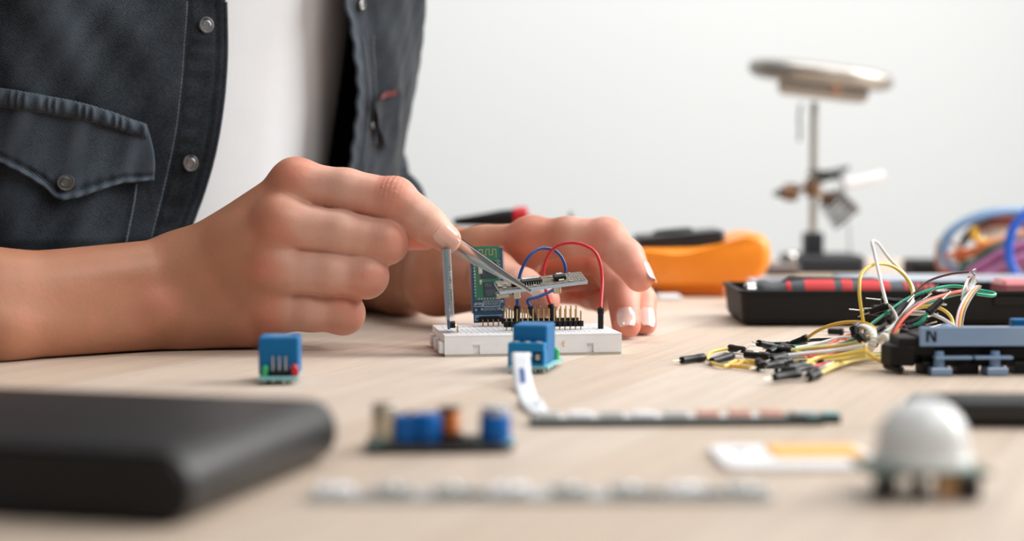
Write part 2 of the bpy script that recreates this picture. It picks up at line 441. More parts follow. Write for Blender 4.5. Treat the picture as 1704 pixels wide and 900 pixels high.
def digits(ps, arm):
    out = np.zeros(len(ps))
    for ch in arm.fingers:
        c0 = ch[0][0]; dr = nrm(ch[1][0] - c0)
        q = None
        for (a, r1), (b, r2) in zip(ch[:-1], ch[1:]):
            e = rcone(ps, a, b, r1, r2); q = e if q is None else np.minimum(q, e)
        w = np.clip(1 - q / 5.0, 0, 1) * np.clip(((ps - c0) @ dr + 4) / 16.0, 0, 1)  # paler finger skin, with the light the fingers catch put in
        if arm is leftArm: w = w * np.clip(((ps - ch[1][0]) @ nrm(ch[2][0] - ch[1][0]) + 4) / 10.0, 0, 1)  # pale tone held out of the left palm, painting the hollow's shade
        out = np.maximum(out, w)
    return out
def flush_shade(ps, spots):
    f = np.zeros(len(ps))
    for c, r, a in spots: f = np.maximum(f, a * np.exp(-((np.linalg.norm(ps - c, axis=1) / r) ** 2)))
    return f
spR = [(A_(262, 505, 810), 11, .6), (iM + V3(0, -7, 6), 13, .6), (mM + V3(-2, -8, 0), 11, .6), (nM + V3(-2, -8, 0), 10, .6), (pM + V3(-2, -8, 0), 11, .65), (iP + V3(0, -6, 4), 12, .8), (mP + V3(4, -6, 0), 11, .55), (nP + V3(4, -6, 0), 11, .55), (pP + V3(4, -4, 0), 12, .6), (iT + V3(-6, 0, -4), 9, .8), (tT, 15, 1), (tI, 12, .7)]
spL = [(lI[4][0], 15, .95), (lM[3][0], 18, .9), (lR[3][0], 18, .9), (lT[3][0], 14, .7), (LI, 20, .8), (LM, 26, 1.), (LR, 26, 1.), (LP, 22, 1.), (lP[2][0], 22, 1.), (lI[2][0], 15, .8), (lM[1][0], 20, 1.)]  # palm spots paint the hollow's shade into the colour; finger tips are flush

# torso and its clothing: an upright, slightly leaning elliptic column
TN = V3(.743, -.669, 0); TT = V3(.669, .743, 0); TA, TB = 165.0, 100.0
def torC(z): return V3(-198, 989, 0) + TN * (.2 * (np.clip(z, -120, 400) - 188) + .55 * (min(50, max(z, -40)) - 50))
def tscale(z): return 1.0 if z < 255 else max(.36, 1 - ((z - 255) / 150.0) ** 2 * .64)
def torso(ph, z, off=0.0):
    k = tscale(z); return torC(z) + TN * (TB * k + off) * math.cos(ph) + TT * (TA * k + off) * math.sin(ph) + V3(0, 0, z)
def to_torso(px, py, off=0.0):
    """where the view ray through a point of the shirt meets the column: (phi, z)"""
    prev = None
    for d in np.arange(760, 1250, 2.0):
        q = P(px, py, d); r = q - torC(q[2]) ; u, v = r @ TN, r @ TT; k = tscale(q[2])
        g = (u / (TB * k + off)) ** 2 + (v / (TA * k + off)) ** 2 - 1
        if g < 0:
            a_, b_ = d - 2.0, d
            for _ in range(16):
                d = (a_ + b_) / 2; q = P(px, py, d); r = q - torC(q[2]); u, v = r @ TN, r @ TT; k = tscale(q[2])
                if (u / (TB * k + off)) ** 2 + (v / (TA * k + off)) ** 2 < 1: b_ = d
                else: a_ = d
            return math.atan2(v / (TA * k + off), u / (TB * k + off)), q[2]
        if prev is None or g < prev[0]: prev = (g, math.atan2(v / (TA + off), u / (TB + off)), q[2])
    return prev[1], prev[2]

def tee_off(ph): return -4 - 34 * np.clip((ph - .05) / 1.0, 0, 1) ** 1.2 - 10 * np.clip((-ph - 2.0) / 1.0, 0, 1)
bodyV, bodyF, fl, dg = [], [], [], []
nb_ = 0
for fn, lo, hi, sp, h in ((rightArm, (-390, 690, -4), (-18, 880, 105), spR, .95), (leftArm, (-150, 835, -4), (92, 1130, 105), spL, 1.0)):
    v, f = surface_net(fn, lo, hi, h)
    bodyV.append(v); bodyF += [tuple(i + nb_ for i in q) for q in f]; nb_ += len(v); fl.append(flush_shade(v, sp)); dg.append(digits(v, (rightArm, leftArm)[len(dg)]))
bm = MB(); bm.v = [np.vstack(bodyV)]; bm.f = bodyF; bm.n = nb_
G = [[torso(p, z, -10 + tee_off(p)) for z in list(range(-110, 401, 15))] for p in np.linspace(-math.pi, math.pi, 40, endpoint=False)]
bm.grid(G, closeu=True)
nz = torC(400) + V3(0, 0, 400)
bm.tube([nz + V3(0, 0, -10), nz + V3(3, -3, 60)], [52, 48], 24)
bm.tube(catmull([torso(-1.6, 290, -40), V3(-350, 850, 230), V3(-362, 760, 110), rE], 6), [52] * 6 + [44] * 6 + [36] * 7, 20)
LS = [A_(500, -260, 1135), A_(540, 20, 1150), A_(568, 200, 1135), A_(625, 355, 1092)]
bm.tube(catmull(LS, 6), np.linspace(34, 20, 19), 20)
fl.append(np.full(bm.n - nb_, .3)); fl = np.concatenate(fl); dg.append(np.zeros(bm.n - nb_)); dg = np.concatenate(dg)

def skin_material():
    m = bpy.data.materials.new('skin'); m.use_nodes = True
    nt = m.node_tree; N, L = nt.nodes, nt.links; b = N['Principled BSDF']
    tc = N.new('ShaderNodeTexCoord'); at = N.new('ShaderNodeAttribute'); at.attribute_name = 'flush_shade'
    n1 = N.new('ShaderNodeTexNoise'); n1.inputs['Scale'].default_value = 90; n1.inputs['Detail'].default_value = 4; L.new(tc.outputs['Object'], n1.inputs[0])
    r1 = N.new('ShaderNodeMapRange'); r1.inputs[1].default_value = .35; r1.inputs[2].default_value = .7; r1.inputs[3].default_value = -.12; r1.inputs[4].default_value = .22; L.new(n1.outputs[0], r1.inputs[0])
    ad = N.new('ShaderNodeMath'); ad.operation = 'ADD'; ad.use_clamp = True; L.new(at.outputs['Fac'], ad.inputs[0]); L.new(r1.outputs[0], ad.inputs[1])
    mx = N.new('ShaderNodeMix'); mx.data_type = 'RGBA'; mx.inputs[7].default_value = lin((216, 132, 110)); at2 = N.new('ShaderNodeAttribute'); at2.attribute_name = 'digit'; m2 = N.new('ShaderNodeMix'); m2.data_type = 'RGBA'; m2.inputs[6].default_value = lin((178, 124, 96)); m2.inputs[7].default_value = lin((220, 172, 152)); L.new(at2.outputs['Fac'], m2.inputs[0]); L.new(m2.outputs[2], mx.inputs[6]); L.new(ad.outputs[0], mx.inputs[0])
    L.new(mx.outputs[2], b.inputs['Base Color'])
    b.inputs['Roughness'].default_value = .46; b.inputs['Specular IOR Level'].default_value = .42
    b.inputs['Subsurface Weight'].default_value = .2; b.inputs['Subsurface Scale'].default_value = .0022; b.inputs['Subsurface Radius'].default_value = (1, .3, .15)
    vo = N.new('ShaderNodeTexVoronoi'); vo.feature = 'DISTANCE_TO_EDGE'; vo.inputs['Scale'].default_value = 1300; L.new(tc.outputs['Object'], vo.inputs[0])
    n3 = N.new('ShaderNodeTexNoise'); n3.inputs['Scale'].default_value = 500; n3.inputs['Detail'].default_value = 3; L.new(tc.outputs['Object'], n3.inputs[0])
    a2 = N.new('ShaderNodeMath'); a2.operation = 'MULTIPLY_ADD'; a2.inputs[1].default_value = .25; L.new(vo.outputs[0], a2.inputs[0]); L.new(n3.outputs[0], a2.inputs[2])
    bp = N.new('ShaderNodeBump'); bp.inputs['Distance'].default_value = .00014; bp.inputs['Strength'].default_value = .8; L.new(a2.outputs[0], bp.inputs['Height']); L.new(bp.outputs[0], b.inputs['Normal'])
    return m
M_skin = skin_material()
person = thing('person', 'person in an open denim shirt over a white top, holding tweezers and steadying the breadboard', 'person', (-200, 989, -110))
body = mk('body', bm, M_skin, person, ang=None, attr={'flush_shade': fl, 'digit': dg})

# fingernails: curved plates on the finger tips
M_nail = pm('fingernail', (228, 176, 160), .14, coat=.8, sss=.2, sssr=1.0, var=.03)
M_nailw = pm('pale_nail_polish', (224, 194, 184), .14, coat=.8, var=.03)
def nail(fn, base, tip, nd, w, l, r, mat, shift=0.0, lift=.25, free=.5):
    ax = nrm(tip - base); n = nrm(nd - ax * np.dot(nd, ax)); sd = np.cross(ax, n)
    G = []
    for i in range(13):
        u = i / 12; row = []
        for j in range(11):
            t = (j / 10 - .5) * 2
            ww = w / 2 * (1 - .30 * max(0, (u - .55) / .45) ** 2.5 - .35 * max(0, (.30 - u) / .30) ** 2)
            a = t * ww / r
            q = tip + ax * (shift + (u - 1) * l) + sd * r * math.sin(a) + n * (r * math.cos(a) - r)
            row.append(q)
        G.append(row)
    G = np.array(G); q = G.reshape(-1, 3)
    c = q + n * 12
    for _ in range(40):                    # drop the plate onto the skin
        c = c - n * (np.maximum(fn(c), -1) * .7)[:, None]
        
    hh = ((c - q) @ n).reshape(13, 11); md = np.median(hh[3:9])
    hh = np.clip(hh, md - .9, md + 1.4)
    for _ in range(6):
        hh[1:-1] = (hh[:-2] + 2 * hh[1:-1] + hh[2:]) / 4
    H = G + n * (hh[:, :, None] + lift)
    mb = MB(); mb.grid(H, thick=.55, N=np.broadcast_to(n, H.shape))
    return mk('fingernail', mb, mat, body)
nail(rightArm, iD, iT, V3(.10, -.97, .10), 10.2, 11.5, 6.6, M_nail, 5.6, .2)
nail(leftArm, lI[3][0], lI[4][0], V3(.92, -.30, .40), 9.5, 10.5, 6.5, M_nailw, 6.5)
nail(leftArm, lM[2][0], lM[3][0], V3(-.05, -.98, .18), 10.0, 12.0, 6.6, M_nailw, 7.5)
nail(leftArm, lR[2][0], lR[3][0], V3(.30, -.95, .12), 9.0, 11.0, 6.2, M_nailw, 6.5)
nail(leftArm, lT[2][0], lT[3][0], V3(-.25, -.55, .80), 11.0, 12.0, 7.5, M_nailw, 6.5)

# white ribbed top
def cloth(name, c1, c2, period, dirn, bump, rough=.9, fade_highlight=None, fs=26):
    m = bpy.data.materials.new(name); m.use_nodes = True
    nt = m.node_tree; N, L = nt.nodes, nt.links; b = N['Principled BSDF']
    tc = N.new('ShaderNodeTexCoord')
    mp = N.new('ShaderNodeMapping'); mp.inputs['Rotation'].default_value = dirn; L.new(tc.outputs['Object'], mp.inputs[0])
    wv = N.new('ShaderNodeTexWave'); wv.inputs['Scale'].default_value = .314 / (period * S); wv.inputs['Distortion'].default_value = 1.2; wv.inputs['Detail'].default_value = 1; wv.inputs['Detail Scale'].default_value = 2
    L.new(mp.outputs[0], wv.inputs[0])
    n1 = N.new('ShaderNodeTexNoise'); n1.inputs['Scale'].default_value = fs; n1.inputs['Detail'].default_value = 6; n1.inputs['Roughness'].default_value = .6; L.new(tc.outputs['Object'], n1.inputs[0])
    n2 = N.new('ShaderNodeTexNoise'); n2.inputs['Scale'].default_value = 1500; L.new(tc.outputs['Object'], n2.inputs[0])
    at = N.new('ShaderNodeAttribute'); at.attribute_name = 'fade_highlight'
    r = N.new('ShaderNodeMapRange'); r.inputs[1].default_value = .35; r.inputs[2].default_value = .7; L.new(n1.outputs[0], r.inputs[0])
    a1 = N.new('ShaderNodeMath'); a1.operation = 'MULTIPLY_ADD'; a1.inputs[1].default_value = .5; L.new(wv.outputs['Fac'], a1.inputs[0])
    a0 = N.new('ShaderNodeMath'); a0.operation = 'MULTIPLY_ADD'; a0.inputs[1].default_value = .22; L.new(r.outputs[0], a0.inputs[0]); L.new(at.outputs['Fac'], a0.inputs[2]); L.new(a0.outputs[0], a1.inputs[2])
    a3 = N.new('ShaderNodeMath'); a3.operation = 'MULTIPLY_ADD'; a3.inputs[1].default_value = .6; a3.use_clamp = True; L.new(n2.outputs[0], a3.inputs[0]); L.new(a1.outputs[0], a3.inputs[2])
    s2 = N.new('ShaderNodeMath'); s2.operation = 'SUBTRACT'; s2.inputs[1].default_value = .52; s2.use_clamp = True; L.new(a3.outputs[0], s2.inputs[0])
    mx = N.new('ShaderNodeMix'); mx.data_type = 'RGBA'; mx.inputs[6].default_value = lin(c1); mx.inputs[7].default_value = lin(c2); L.new(s2.outputs[0], mx.inputs[0]); L.new(mx.outputs[2], b.inputs['Base Color'])
    b.inputs['Roughness'].default_value = rough; b.inputs['Specular IOR Level'].default_value = .15
    b.inputs['Sheen Weight'].default_value = .12; b.inputs['Sheen Roughness'].default_value = .4
    bp = N.new('ShaderNodeBump'); bp.inputs['Distance'].default_value = bump * S; bp.inputs['Strength'].default_value = 1; L.new(a3.outputs[0], bp.inputs['Height']); L.new(bp.outputs[0], b.inputs['Normal'])
    return m
M_denim = cloth('black_washed_denim', (6, 7, 9), (108, 122, 136), .95, (0, math.radians(46), 0), .12)
M_denim_l = cloth('faded_denim_edge', (20, 23, 28), (128, 140, 152), .95, (0, math.radians(46), 0), .15)
M_tee = cloth('white_ribbed_knit', (212, 216, 220), (236, 238, 240), 1.5, (0, 0, -.75), .10)
M_thread = pm('pale_blue_thread', (112, 126, 140), .8, var=.2, scale=900)
zs = np.linspace(-100, 372, 120)
G = np.array([[torso(p, z, tee_off(p) + .8 * math.sin(z * .035 + 3 * p)) for z in zs] for p in np.linspace(-1.6, 2.6, 110)])
m = MB(); m.grid(G, thick=1.2); tee = mk('white_top', m, M_tee, person, ang=None)

# denim shirt
edR = [to_torso(x, y, 6) for x, y in [(371, 2), (372, 60), (369, 130), (361, 200), (350, 260), (332, 325), (307, 392), (290, 440)]]
stR = [to_torso(x, y, 6) for x, y in [(316, 2), (313, 60), (308, 130), (300, 200), (290, 260), (276, 320), (258, 392), (244, 440)]]
edL = [to_torso(x, y, 13) for x, y in [(572, 2), (582, 40), (589, 100), (594, 150), (591, 200), (586, 240), (579, 290), (574, 330)]]
def intz(E): 
    E = sorted(E, key=lambda e: e[1]); z = np.array([e[1] for e in E]); p = np.array([e[0] for e in E])
    return lambda q: np.interp(q, z, p)
fER, fSR, fEL = intz(edR), intz(stR), intz(edL)
def folds(p, z):
    w = .5 + .5 * math.sin(p * 2.1 + z * .011 + 1)
    return 2.6 * math.sin(p * 8.5 + z * .018 + 1.2 * math.sin(z * .028)) * w + 1.3 * math.sin(z * .05 + p * 11 + 2 * math.sin(p * 5)) + .9 * math.sin(p * 27 + z * .06 + 2 * math.sin(z * .04)) + .35 * math.sin(p * 60 - z * .21)
zz = np.linspace(-96, 378, 300)
def offR(p, z):
    o = 7 + folds(p, z) * min(1, .25 + abs(p - fER(z)) * 3)
    st = fSR(z); pl = 1 / (1 + math.exp(-(p - st) * 220))
    o += 1.7 * pl + pl * .55 * math.sin(z * .62 + 1.5 * math.sin(z * .13)) * math.exp(-((p - st) * 14) ** 2) * 1.0
    o -= 1.0 * math.exp(-((p - st + .008) * 160) ** 2)
    e = fER(z) - p
    o += .8 * math.exp(-(e * 55) ** 2) - .7 * math.exp(-((e - .030) * 110) ** 2)
    return o
def panel(phs_of_z, offf, nu, zz):
    G, FD = [], []
    for i in range(nu):
        row = []
        for z in zz:
            a, b = phs_of_z(z); t = i / (nu - 1); p = a + (b - a) * t
            row.append(torso(p, z, offf(p, z)))
        G.append(row)
    return np.array(G)
sb = MB(); fade_highlight = []
def fade_fold_light_R(nu):
    out = np.zeros((nu, len(zz)))
    for j, z in enumerate(zz):
        for i in range(nu):
            t = (i / (nu - 1)) ** .6; p = -2.6 + (fER(z) + 2.6) * t
            e = fER(z) - p; s = p - fSR(z)
            out[i, j] = .30 * math.exp(-(e * 60) ** 2) + .16 * math.exp(-((s + .0) * 90) ** 2) - .12 * (p > fSR(z)) + .30 * max(0, min(1, (folds(p, z) + 1.0) / 4.5)) ** 1.5 * (p < fSR(z))  # worn seam edges, plus a highlight painted on the fold crests
    return out
NU = 300
G = []
for i in range(NU):
    t = (i / (NU - 1)) ** .6
    G.append([torso(-2.6 + (fER(z) + 2.6) * t, z, offR(-2.6 + (fER(z) + 2.6) * t, z)) for z in zz])
sb.grid(np.array(G), thick=1.5); ff = fade_fold_light_R(NU).reshape(-1); fade_highlight += [ff, ff]
def offL(p, z):
    e = p - fEL(z)
    return 13 + folds(p + .6, z) * min(1, .3 + e * 2) * .8 + 1.2 * math.exp(-(e * 30) ** 2) + .7 * math.sin(z * .5) * math.exp(-(e * 25) ** 2) - 1.3 * math.exp(-((e - .14) * 30) ** 2)
NL = 120; G = []
zl = zz[::2]
for i in range(NL):
    t = (i / (NL - 1)) ** 1.3
    G.append([torso(fEL(z) + (3.3 - fEL(z)) * t, z, offL(fEL(z) + (3.3 - fEL(z)) * t, z)) for z in zl])
sb.grid(np.array(G), thick=1.5)
fd = np.array([[.32 * math.exp(-((3.3 - fEL(z)) * (i / (NL - 1)) ** 1.3 * 22) ** 2) - .02 for z in zl] for i in range(NL)]).reshape(-1); fade_highlight += [fd, fd]
# sleeves
n0 = sb.n
pts = catmull(LS[:3] + [A_(612, 325, 1100), A_(642, 356, 1082)], 8)
rr = np.interp(np.linspace(0, 1, len(pts)), [0, .45, .7, .85, 1], [42, 34, 31, 29, 28]) + 1.1 * np.sin(np.arange(len(pts)) * 1.25)
sb.tube(pts, rr, 30)
pts = catmull([torso(-1.6, 300, -40), V3(-352, 850, 240), V3(-372, 765, 125), V3(-352, 738, 78)], 8)
sb.tube(pts, np.linspace(60, 44, len(pts)) + 1.5 * np.sin(np.arange(len(pts)) * 1.3), 30, cap=False)
fade_highlight.append(np.full(sb.n - n0, .04))
shirt = mk('denim_shirt', sb, M_denim, person, ang=None, attr={'fade_highlight': np.concatenate(fade_highlight)})

def on_shirt(px, py, off):       # a point that lies on the shirt front
    p, z = to_torso(px, py, off); return p, z
def lay(poly, off, n=10, jig=0.0):
    q = catmull([(x, y, 0) for x, y in poly], n); out = []
    for x, y, _ in q:
        p, z = to_torso(x, y, 6); out.append(torso(p, z, (offL(p, z) if x > 470 else offR(p, z)) + off))
    return np.array(out)
# pocket flap: between a top and a bottom outline
topc = catmull([(-70, 136, 0), (0, 146, 0), (60, 156, 0), (120, 168, 0), (180, 184, 0), (243, 207, 0)], 14)
botc_pts = [(-70, 240), (0, 266), (40, 286), (75, 309), (97, 330), (108, 333), (130, 329), (165, 316), (205, 304), (254, 300)]
bx = np.array([b[0] for b in botc_pts]); by = np.array([b[1] for b in botc_pts])
tx = np.interp(np.linspace(0, 1, 110), np.linspace(0, 1, len(topc)), topc[:, 0]); ty = np.interp(tx, topc[:, 0], topc[:, 1])
NR = 44; G = np.zeros((110, NR, 3)); FD = np.zeros((110, NR))
for i in range(110):
    u = i / 109; x1 = -70 + 324 * u
    for j in range(NR):
        t = j / (NR - 1); x = tx[i] * (1 - t) + x1 * t + 6 * math.sin(t * math.pi) * (u ** 8); y = ty[i] * (1 - t) + np.interp(x1, bx, by) * t
        p, z = to_torso(x, y, 6)
        rim = min(t * 100 + 4, (1 - t) * 100 + 1.5, (1 - u) * 160 + 1)
        e = math.exp(-((1 - t) * 18) ** 2) + math.exp(-((1 - u) * 26) ** 2)
        g2 = math.exp(-(((1 - t) - .085) * 26) ** 2)
        pk = .38 * math.sin(u * 95) * math.exp(-((1 - t) * 7) ** 2)
        G[i, j] = torso(p, z, offR(p, z) + 2.4 + 1.6 * t + 1.0 * math.sin(u * 21 + t * 2) * (1 - .5 * t) + 1.0 * min(1, e) - .9 * g2 + pk)
        FD[i, j] = .5 * min(1, e) + .16 + .30 * max(0, math.sin(u * 21 + t * 2)) ** 2 - .25 * g2  # worn edges, highlight painted on the ripple crests, darker groove
m = MB(); m.grid(G[:, ::-1], thick=1.6); mk('pocket_flap', m, M_denim, shirt, ang=None, attr={'fade_highlight': np.concatenate([FD[:, ::-1].reshape(-1)] * 2)})
# gathered seam above the flap
G = np.zeros((220, 12, 3)); FD = np.zeros((220, 12))
for i in range(220):
    u = i / 219; x = -70 + 313 * u; y0 = np.interp(x, topc[:, 0], topc[:, 1]); h = 34 - 9 * u
    for j in range(12):
        t = j / 11; p, z = to_torso(x, y0 + h * t, 6); pu = math.sin(u * 130 + 1.5 * math.sin(u * 37) + t * 1.2)
        G[i, j] = torso(p, z, offR(p, z) + 4.2 + 2.1 * math.sin(math.pi * t) ** .6 + .75 * pu * math.sin(math.pi * t)); FD[i, j] = .22 + .34 * max(0, pu)
m = MB(); m.grid(G[:, ::-1], thick=1.6); mk('pocket_seam', m, M_denim, shirt, ang=None, attr={'fade_highlight': np.concatenate([FD[:, ::-1].reshape(-1)] * 2)})
# stitch lines
for poly, o in (([(311, 2), (308, 60), (303, 130), (295, 200), (285, 260), (271, 320), (252, 394)], .3), ([(228, 306), (222, 345), (209, 405)], .9),
                ([(585, 60), (590, 110), (594, 160), (590, 210), (583, 270)], .5), ([(604, 60), (609, 160), (606, 240)], 1.4)):
    q = lay(poly, o, 30); m = MB(); u_ = np.arange(len(q))
    m.tube(q, .16 + .26 * (np.sin(u_ * 2.1) > -.2), 6); mk('stitching', m, M_thread, shirt)
m = MB(); q = lay([(371, 4), (372, 60), (369, 130), (361, 200), (350, 260), (332, 325), (309, 390)], .0, 20); m.tube(q, 1.0, 8)
mk('placket_edge', m, M_denim_l, shirt)
# flap and red label on the far side of the shirt
def flat_patch(name, poly, off, mat, th=1.2, par=None):
    c = np.mean(poly, 0); G = []
    q = catmull([(x, y, 0) for x, y in poly], 5, closed=True)
    for t in np.linspace(0, 1, 8):
        G.append([(lambda pz: torso(pz[0], pz[1], offL(*pz) + off))(to_torso(c[0] + (x - c[0]) * t, c[1] + (y - c[1]) * t, 13)) for x, y, _ in np.vstack([q, q[:1]])])
    m = MB(); m.grid(np.array(G), thick=-th); return mk(name, m, mat, par or shirt, ang=None)
flat_patch('far_pocket_flap', [(612, 172), (630, 158), (651, 150), (651, 190), (647, 232), (636, 246), (628, 225), (619, 200)], 4.5, M_denim)
M_red = pm('red_label', (84, 14, 22), .7)
flat_patch('fabric_label', [(616, 158), (630, 152), (643, 150), (643, 158), (630, 162), (617, 166)], 7.0, M_red)
M_snap = pm('snap_metal', (104, 104, 104), .3, 1.0, scale=900, rgb2=(150, 148, 146))
M_snapd = pm('dark_snap_ring', (70, 70, 72), .4, .9)
def snap(px, py, r, off=4.2):
    p, z = to_torso(px, py, 6); o = (offL if px > 470 else offR)
    q = torso(p, z, o(p, z) + off); n = nrm(np.cross(torso(p + .01, z) - torso(p, z), V3(0, 0, 1))); n = n if n @ (CAMP - q) > 0 else -n
    F = Frame(q, np.cross(V3(0, 0, 1), n), z=n)
    m = MB(F); m.lathe([(r, -2.5), (r, -.4), (r * .93, 0), (r * .80, .05), (r * .76, -.4), (r * .62, -.45), (r * .56, .0), (r * .46, .1), (r * .40, -.3), (r * .05, -.3)], 32)
    s_ = mk('snap_button', m, M_snap, shirt)
    m = MB(F); m.lathe([(r * .72, -.45), (r * .72, -.18), (r * .66, -.18), (r * .66, -.45)], 32); 
    return s_
snap(340, 42, 4.3, 1.0); snap(314, 271, 4.5, 1.0); snap(111, 303, 4.4, 5.4); snap(583, 9, 3.0, 2.0); snap(597, 209, 2.0, 2.0)
# ------------------------------------------------------------------ breadboard
BF = rotF(T(740, 594) , 8.5)
BL, BW = 82.5, 54.5
M_foam = pm('foam_backing', (206, 200, 186), .9, var=.12, scale=900)
M_hole = pm('dark_socket', (60, 62, 66), .6)
M_print = pm('grey_print', (168, 170, 174), .6)
M_pink = pm('faded_red_line', (226, 190, 196), .6)
bb = thing('breadboard', 'white solderless breadboard carrying the modules and jumper wires between the two hands', 'breadboard', BF.o)
m = MB(BF)
xs = [0, 13.0, 16.2, 66.0, 69.2, BL]
m.box((BL / 2, BW / 2, 7.3), (BL, BW, 3.8))
for i in (0, 2, 4): m.box(((xs[i] + xs[i + 1]) / 2, BW / 2, 3.25), (xs[i + 1] - xs[i], BW, 4.3))
for i in (1, 3): m.box(((xs[i] + xs[i + 1]) / 2, BW / 2, 3.25), (xs[i + 1] - xs[i], BW - 2.6, 4.3))
for y in (5, 24, 44): m.box((-1.1, y, 4.0), (2.4, 6.5, 5.2), b=.3)
# top skin with real square sockets
rows = [4.0 + 2.54 * i for i in range(2)] + [13.2 + 2.54 * i for i in range(5)] + [28.8 + 2.54 * i for i in range(5)] + [46.5 + 2.54 * i for i in range(2)]
cols = [3.6 + 2.54 * i for i in range(30)]
hs = .5
ycut = [0]; 
for r in rows: ycut += [r - hs, r + hs]
ycut += [BW]; xcut = [0]
for c in cols: xcut += [c - hs, c + hs]
xcut += [BL]
vi = {}; vv = []; ffc = []
def vt(x, y, z):
    k = (round(x, 3), round(y, 3), z)
    if k not in vi: vi[k] = len(vv); vv.append((x, y, z))
    return vi[k]
ZT = 9.8; pits = []
for i in range(len(xcut) - 1):
    for j in range(len(ycut) - 1):
        x0, x1, y0, y1 = xcut[i], xcut[i + 1], ycut[j], ycut[j + 1]
        if i % 2 == 1 and j % 2 == 1:
            for a, b in (((x0, y0), (x1, y0)), ((x1, y0), (x1, y1)), ((x1, y1), (x0, y1)), ((x0, y1), (x0, y0))):
                ffc.append((vt(*b, ZT), vt(*a, ZT), vt(*a, 9.3), vt(*b, 9.3)))
            pits.append((x0, x1, y0, y1))
        else: ffc.append((vt(x0, y0, ZT), vt(x1, y0, ZT), vt(x1, y1, ZT), vt(x0, y1, ZT)))
m.add(vv, ffc)
for a, b in (((0, 0), (BL, 0)), ((BL, 0), (BL, BW)), ((BL, BW), (0, BW)), ((0, BW), (0, 0))): m.add([(a[0], a[1], 9.1), (b[0], b[1], 9.1), (b[0], b[1], ZT), (a[0], a[1], ZT)], [(0, 1, 2, 3)])
mk('plastic_block', m, M_white, bb, smooth=False)
m = MB(BF)
for x0, x1, y0, y1 in pits: m.add([(x0, y0, 9.31), (x1, y0, 9.31), (x1, y1, 9.31), (x0, y1, 9.31)], [(0, 1, 2, 3)])
tag(mk('socket_contacts', m, M_hole, bb, smooth=False), kind='stuff')
m = MB(BF); m.box((BL / 2, BW / 2, .6), (BL - .4, BW - .4, 1.2)); mk('foam_backing', m, M_foam, bb, smooth=False)
m = MB(BF)
for y in (1.7, 52.4): m = MB(BF); m.box((BL / 2, y, ZT + .02), (BL - 8, .6, .06)); mk('rail_stripe', m, M_pink, bb, smooth=False)
m = MB(BF)
for c in cols:
    for y in (10.6, 26.9, 40.9): m.box((c, y, ZT + .02), (.7, 1.3, .05))
    m.box((c, 21.0 + 5.2, ZT + .02), (1.9, .25, .05))
mk('printed_grid', m, M_print, bb, smooth=False)
M_orange_mark = pm('orange_mark', (226, 178, 110), .7)
m = MB(BF); m.tube([(55.6, -.05, 6.4), (54.8, -.08, 6.2), (54.7, -.08, 5.2), (55.0, -.08, 4.3), (55.6, -.05, 4.2)], .22, 6); m.tube([(54.8, -.08, 5.3), (55.6, -.08, 5.4)], .2, 6); mk('small_mark', m, M_orange_mark, bb)
def bz(x, y, z): return BF(V3(x, y, z)[None])[0]
def b_from_px(px, y_local, z):
    """board-local x whose point (x, y_local, z) appears in column px of the photo"""
    lo, hi = -20, 110
    for _ in range(40):
        mid = (lo + hi) / 2; q = bz(mid, y_local, z) - CAMP; X = 852 + F_PX * q[0] / (q @ FW)
        if X < px: lo = mid
        else: hi = mid
    return lo

# two rows of header pins standing in the breadboard
def header(lab, px0, n, yl, zb):
    x0 = b_from_px(px0, yl, zb)
    x0 = min(cols, key=lambda c: abs(c - x0))
    t = thing('pin_header', lab, 'pin header', bz(x0, yl, ZT), 'pin headers in the breadboard')
    m = MB(BF)
    for i in range(n):
        c = x0 + 2.54 * i
        m.prism([(c - 1.22, yl - .8), (c - .8, yl - 1.25), (c + .8, yl - 1.25), (c + 1.22, yl - .8), (c + 1.22, yl + .8), (c + .8, yl + 1.25), (c - .8, yl + 1.25), (c - 1.22, yl + .8)], zb, zb + 2.5)
    mk('plastic_strip', m, M_black, t, smooth=False)
    for i in range(n):
        c = x0 + 2.54 * i; m = MB(BF)
        h = zb + 2.5 + 6.0 - (1.0 if i == n - 1 and yl < 30 else 0)
        m.prism([(c - .32, yl - .32), (c + .32, yl - .32), (c + .32, yl + .32), (c - .32, yl + .32)], ZT - 2.2, h, bev=.2)
        mk('pin', m, M_gold, t, smooth=False)
    return t
header('front black pin header with gold pins in the breadboard, nearer the camera', 847, 15, rows[5] , ZT + 1.6)
header('rear black pin header with gold pins, behind the other one on the breadboard', 842, 15, rows[12], ZT + .9)

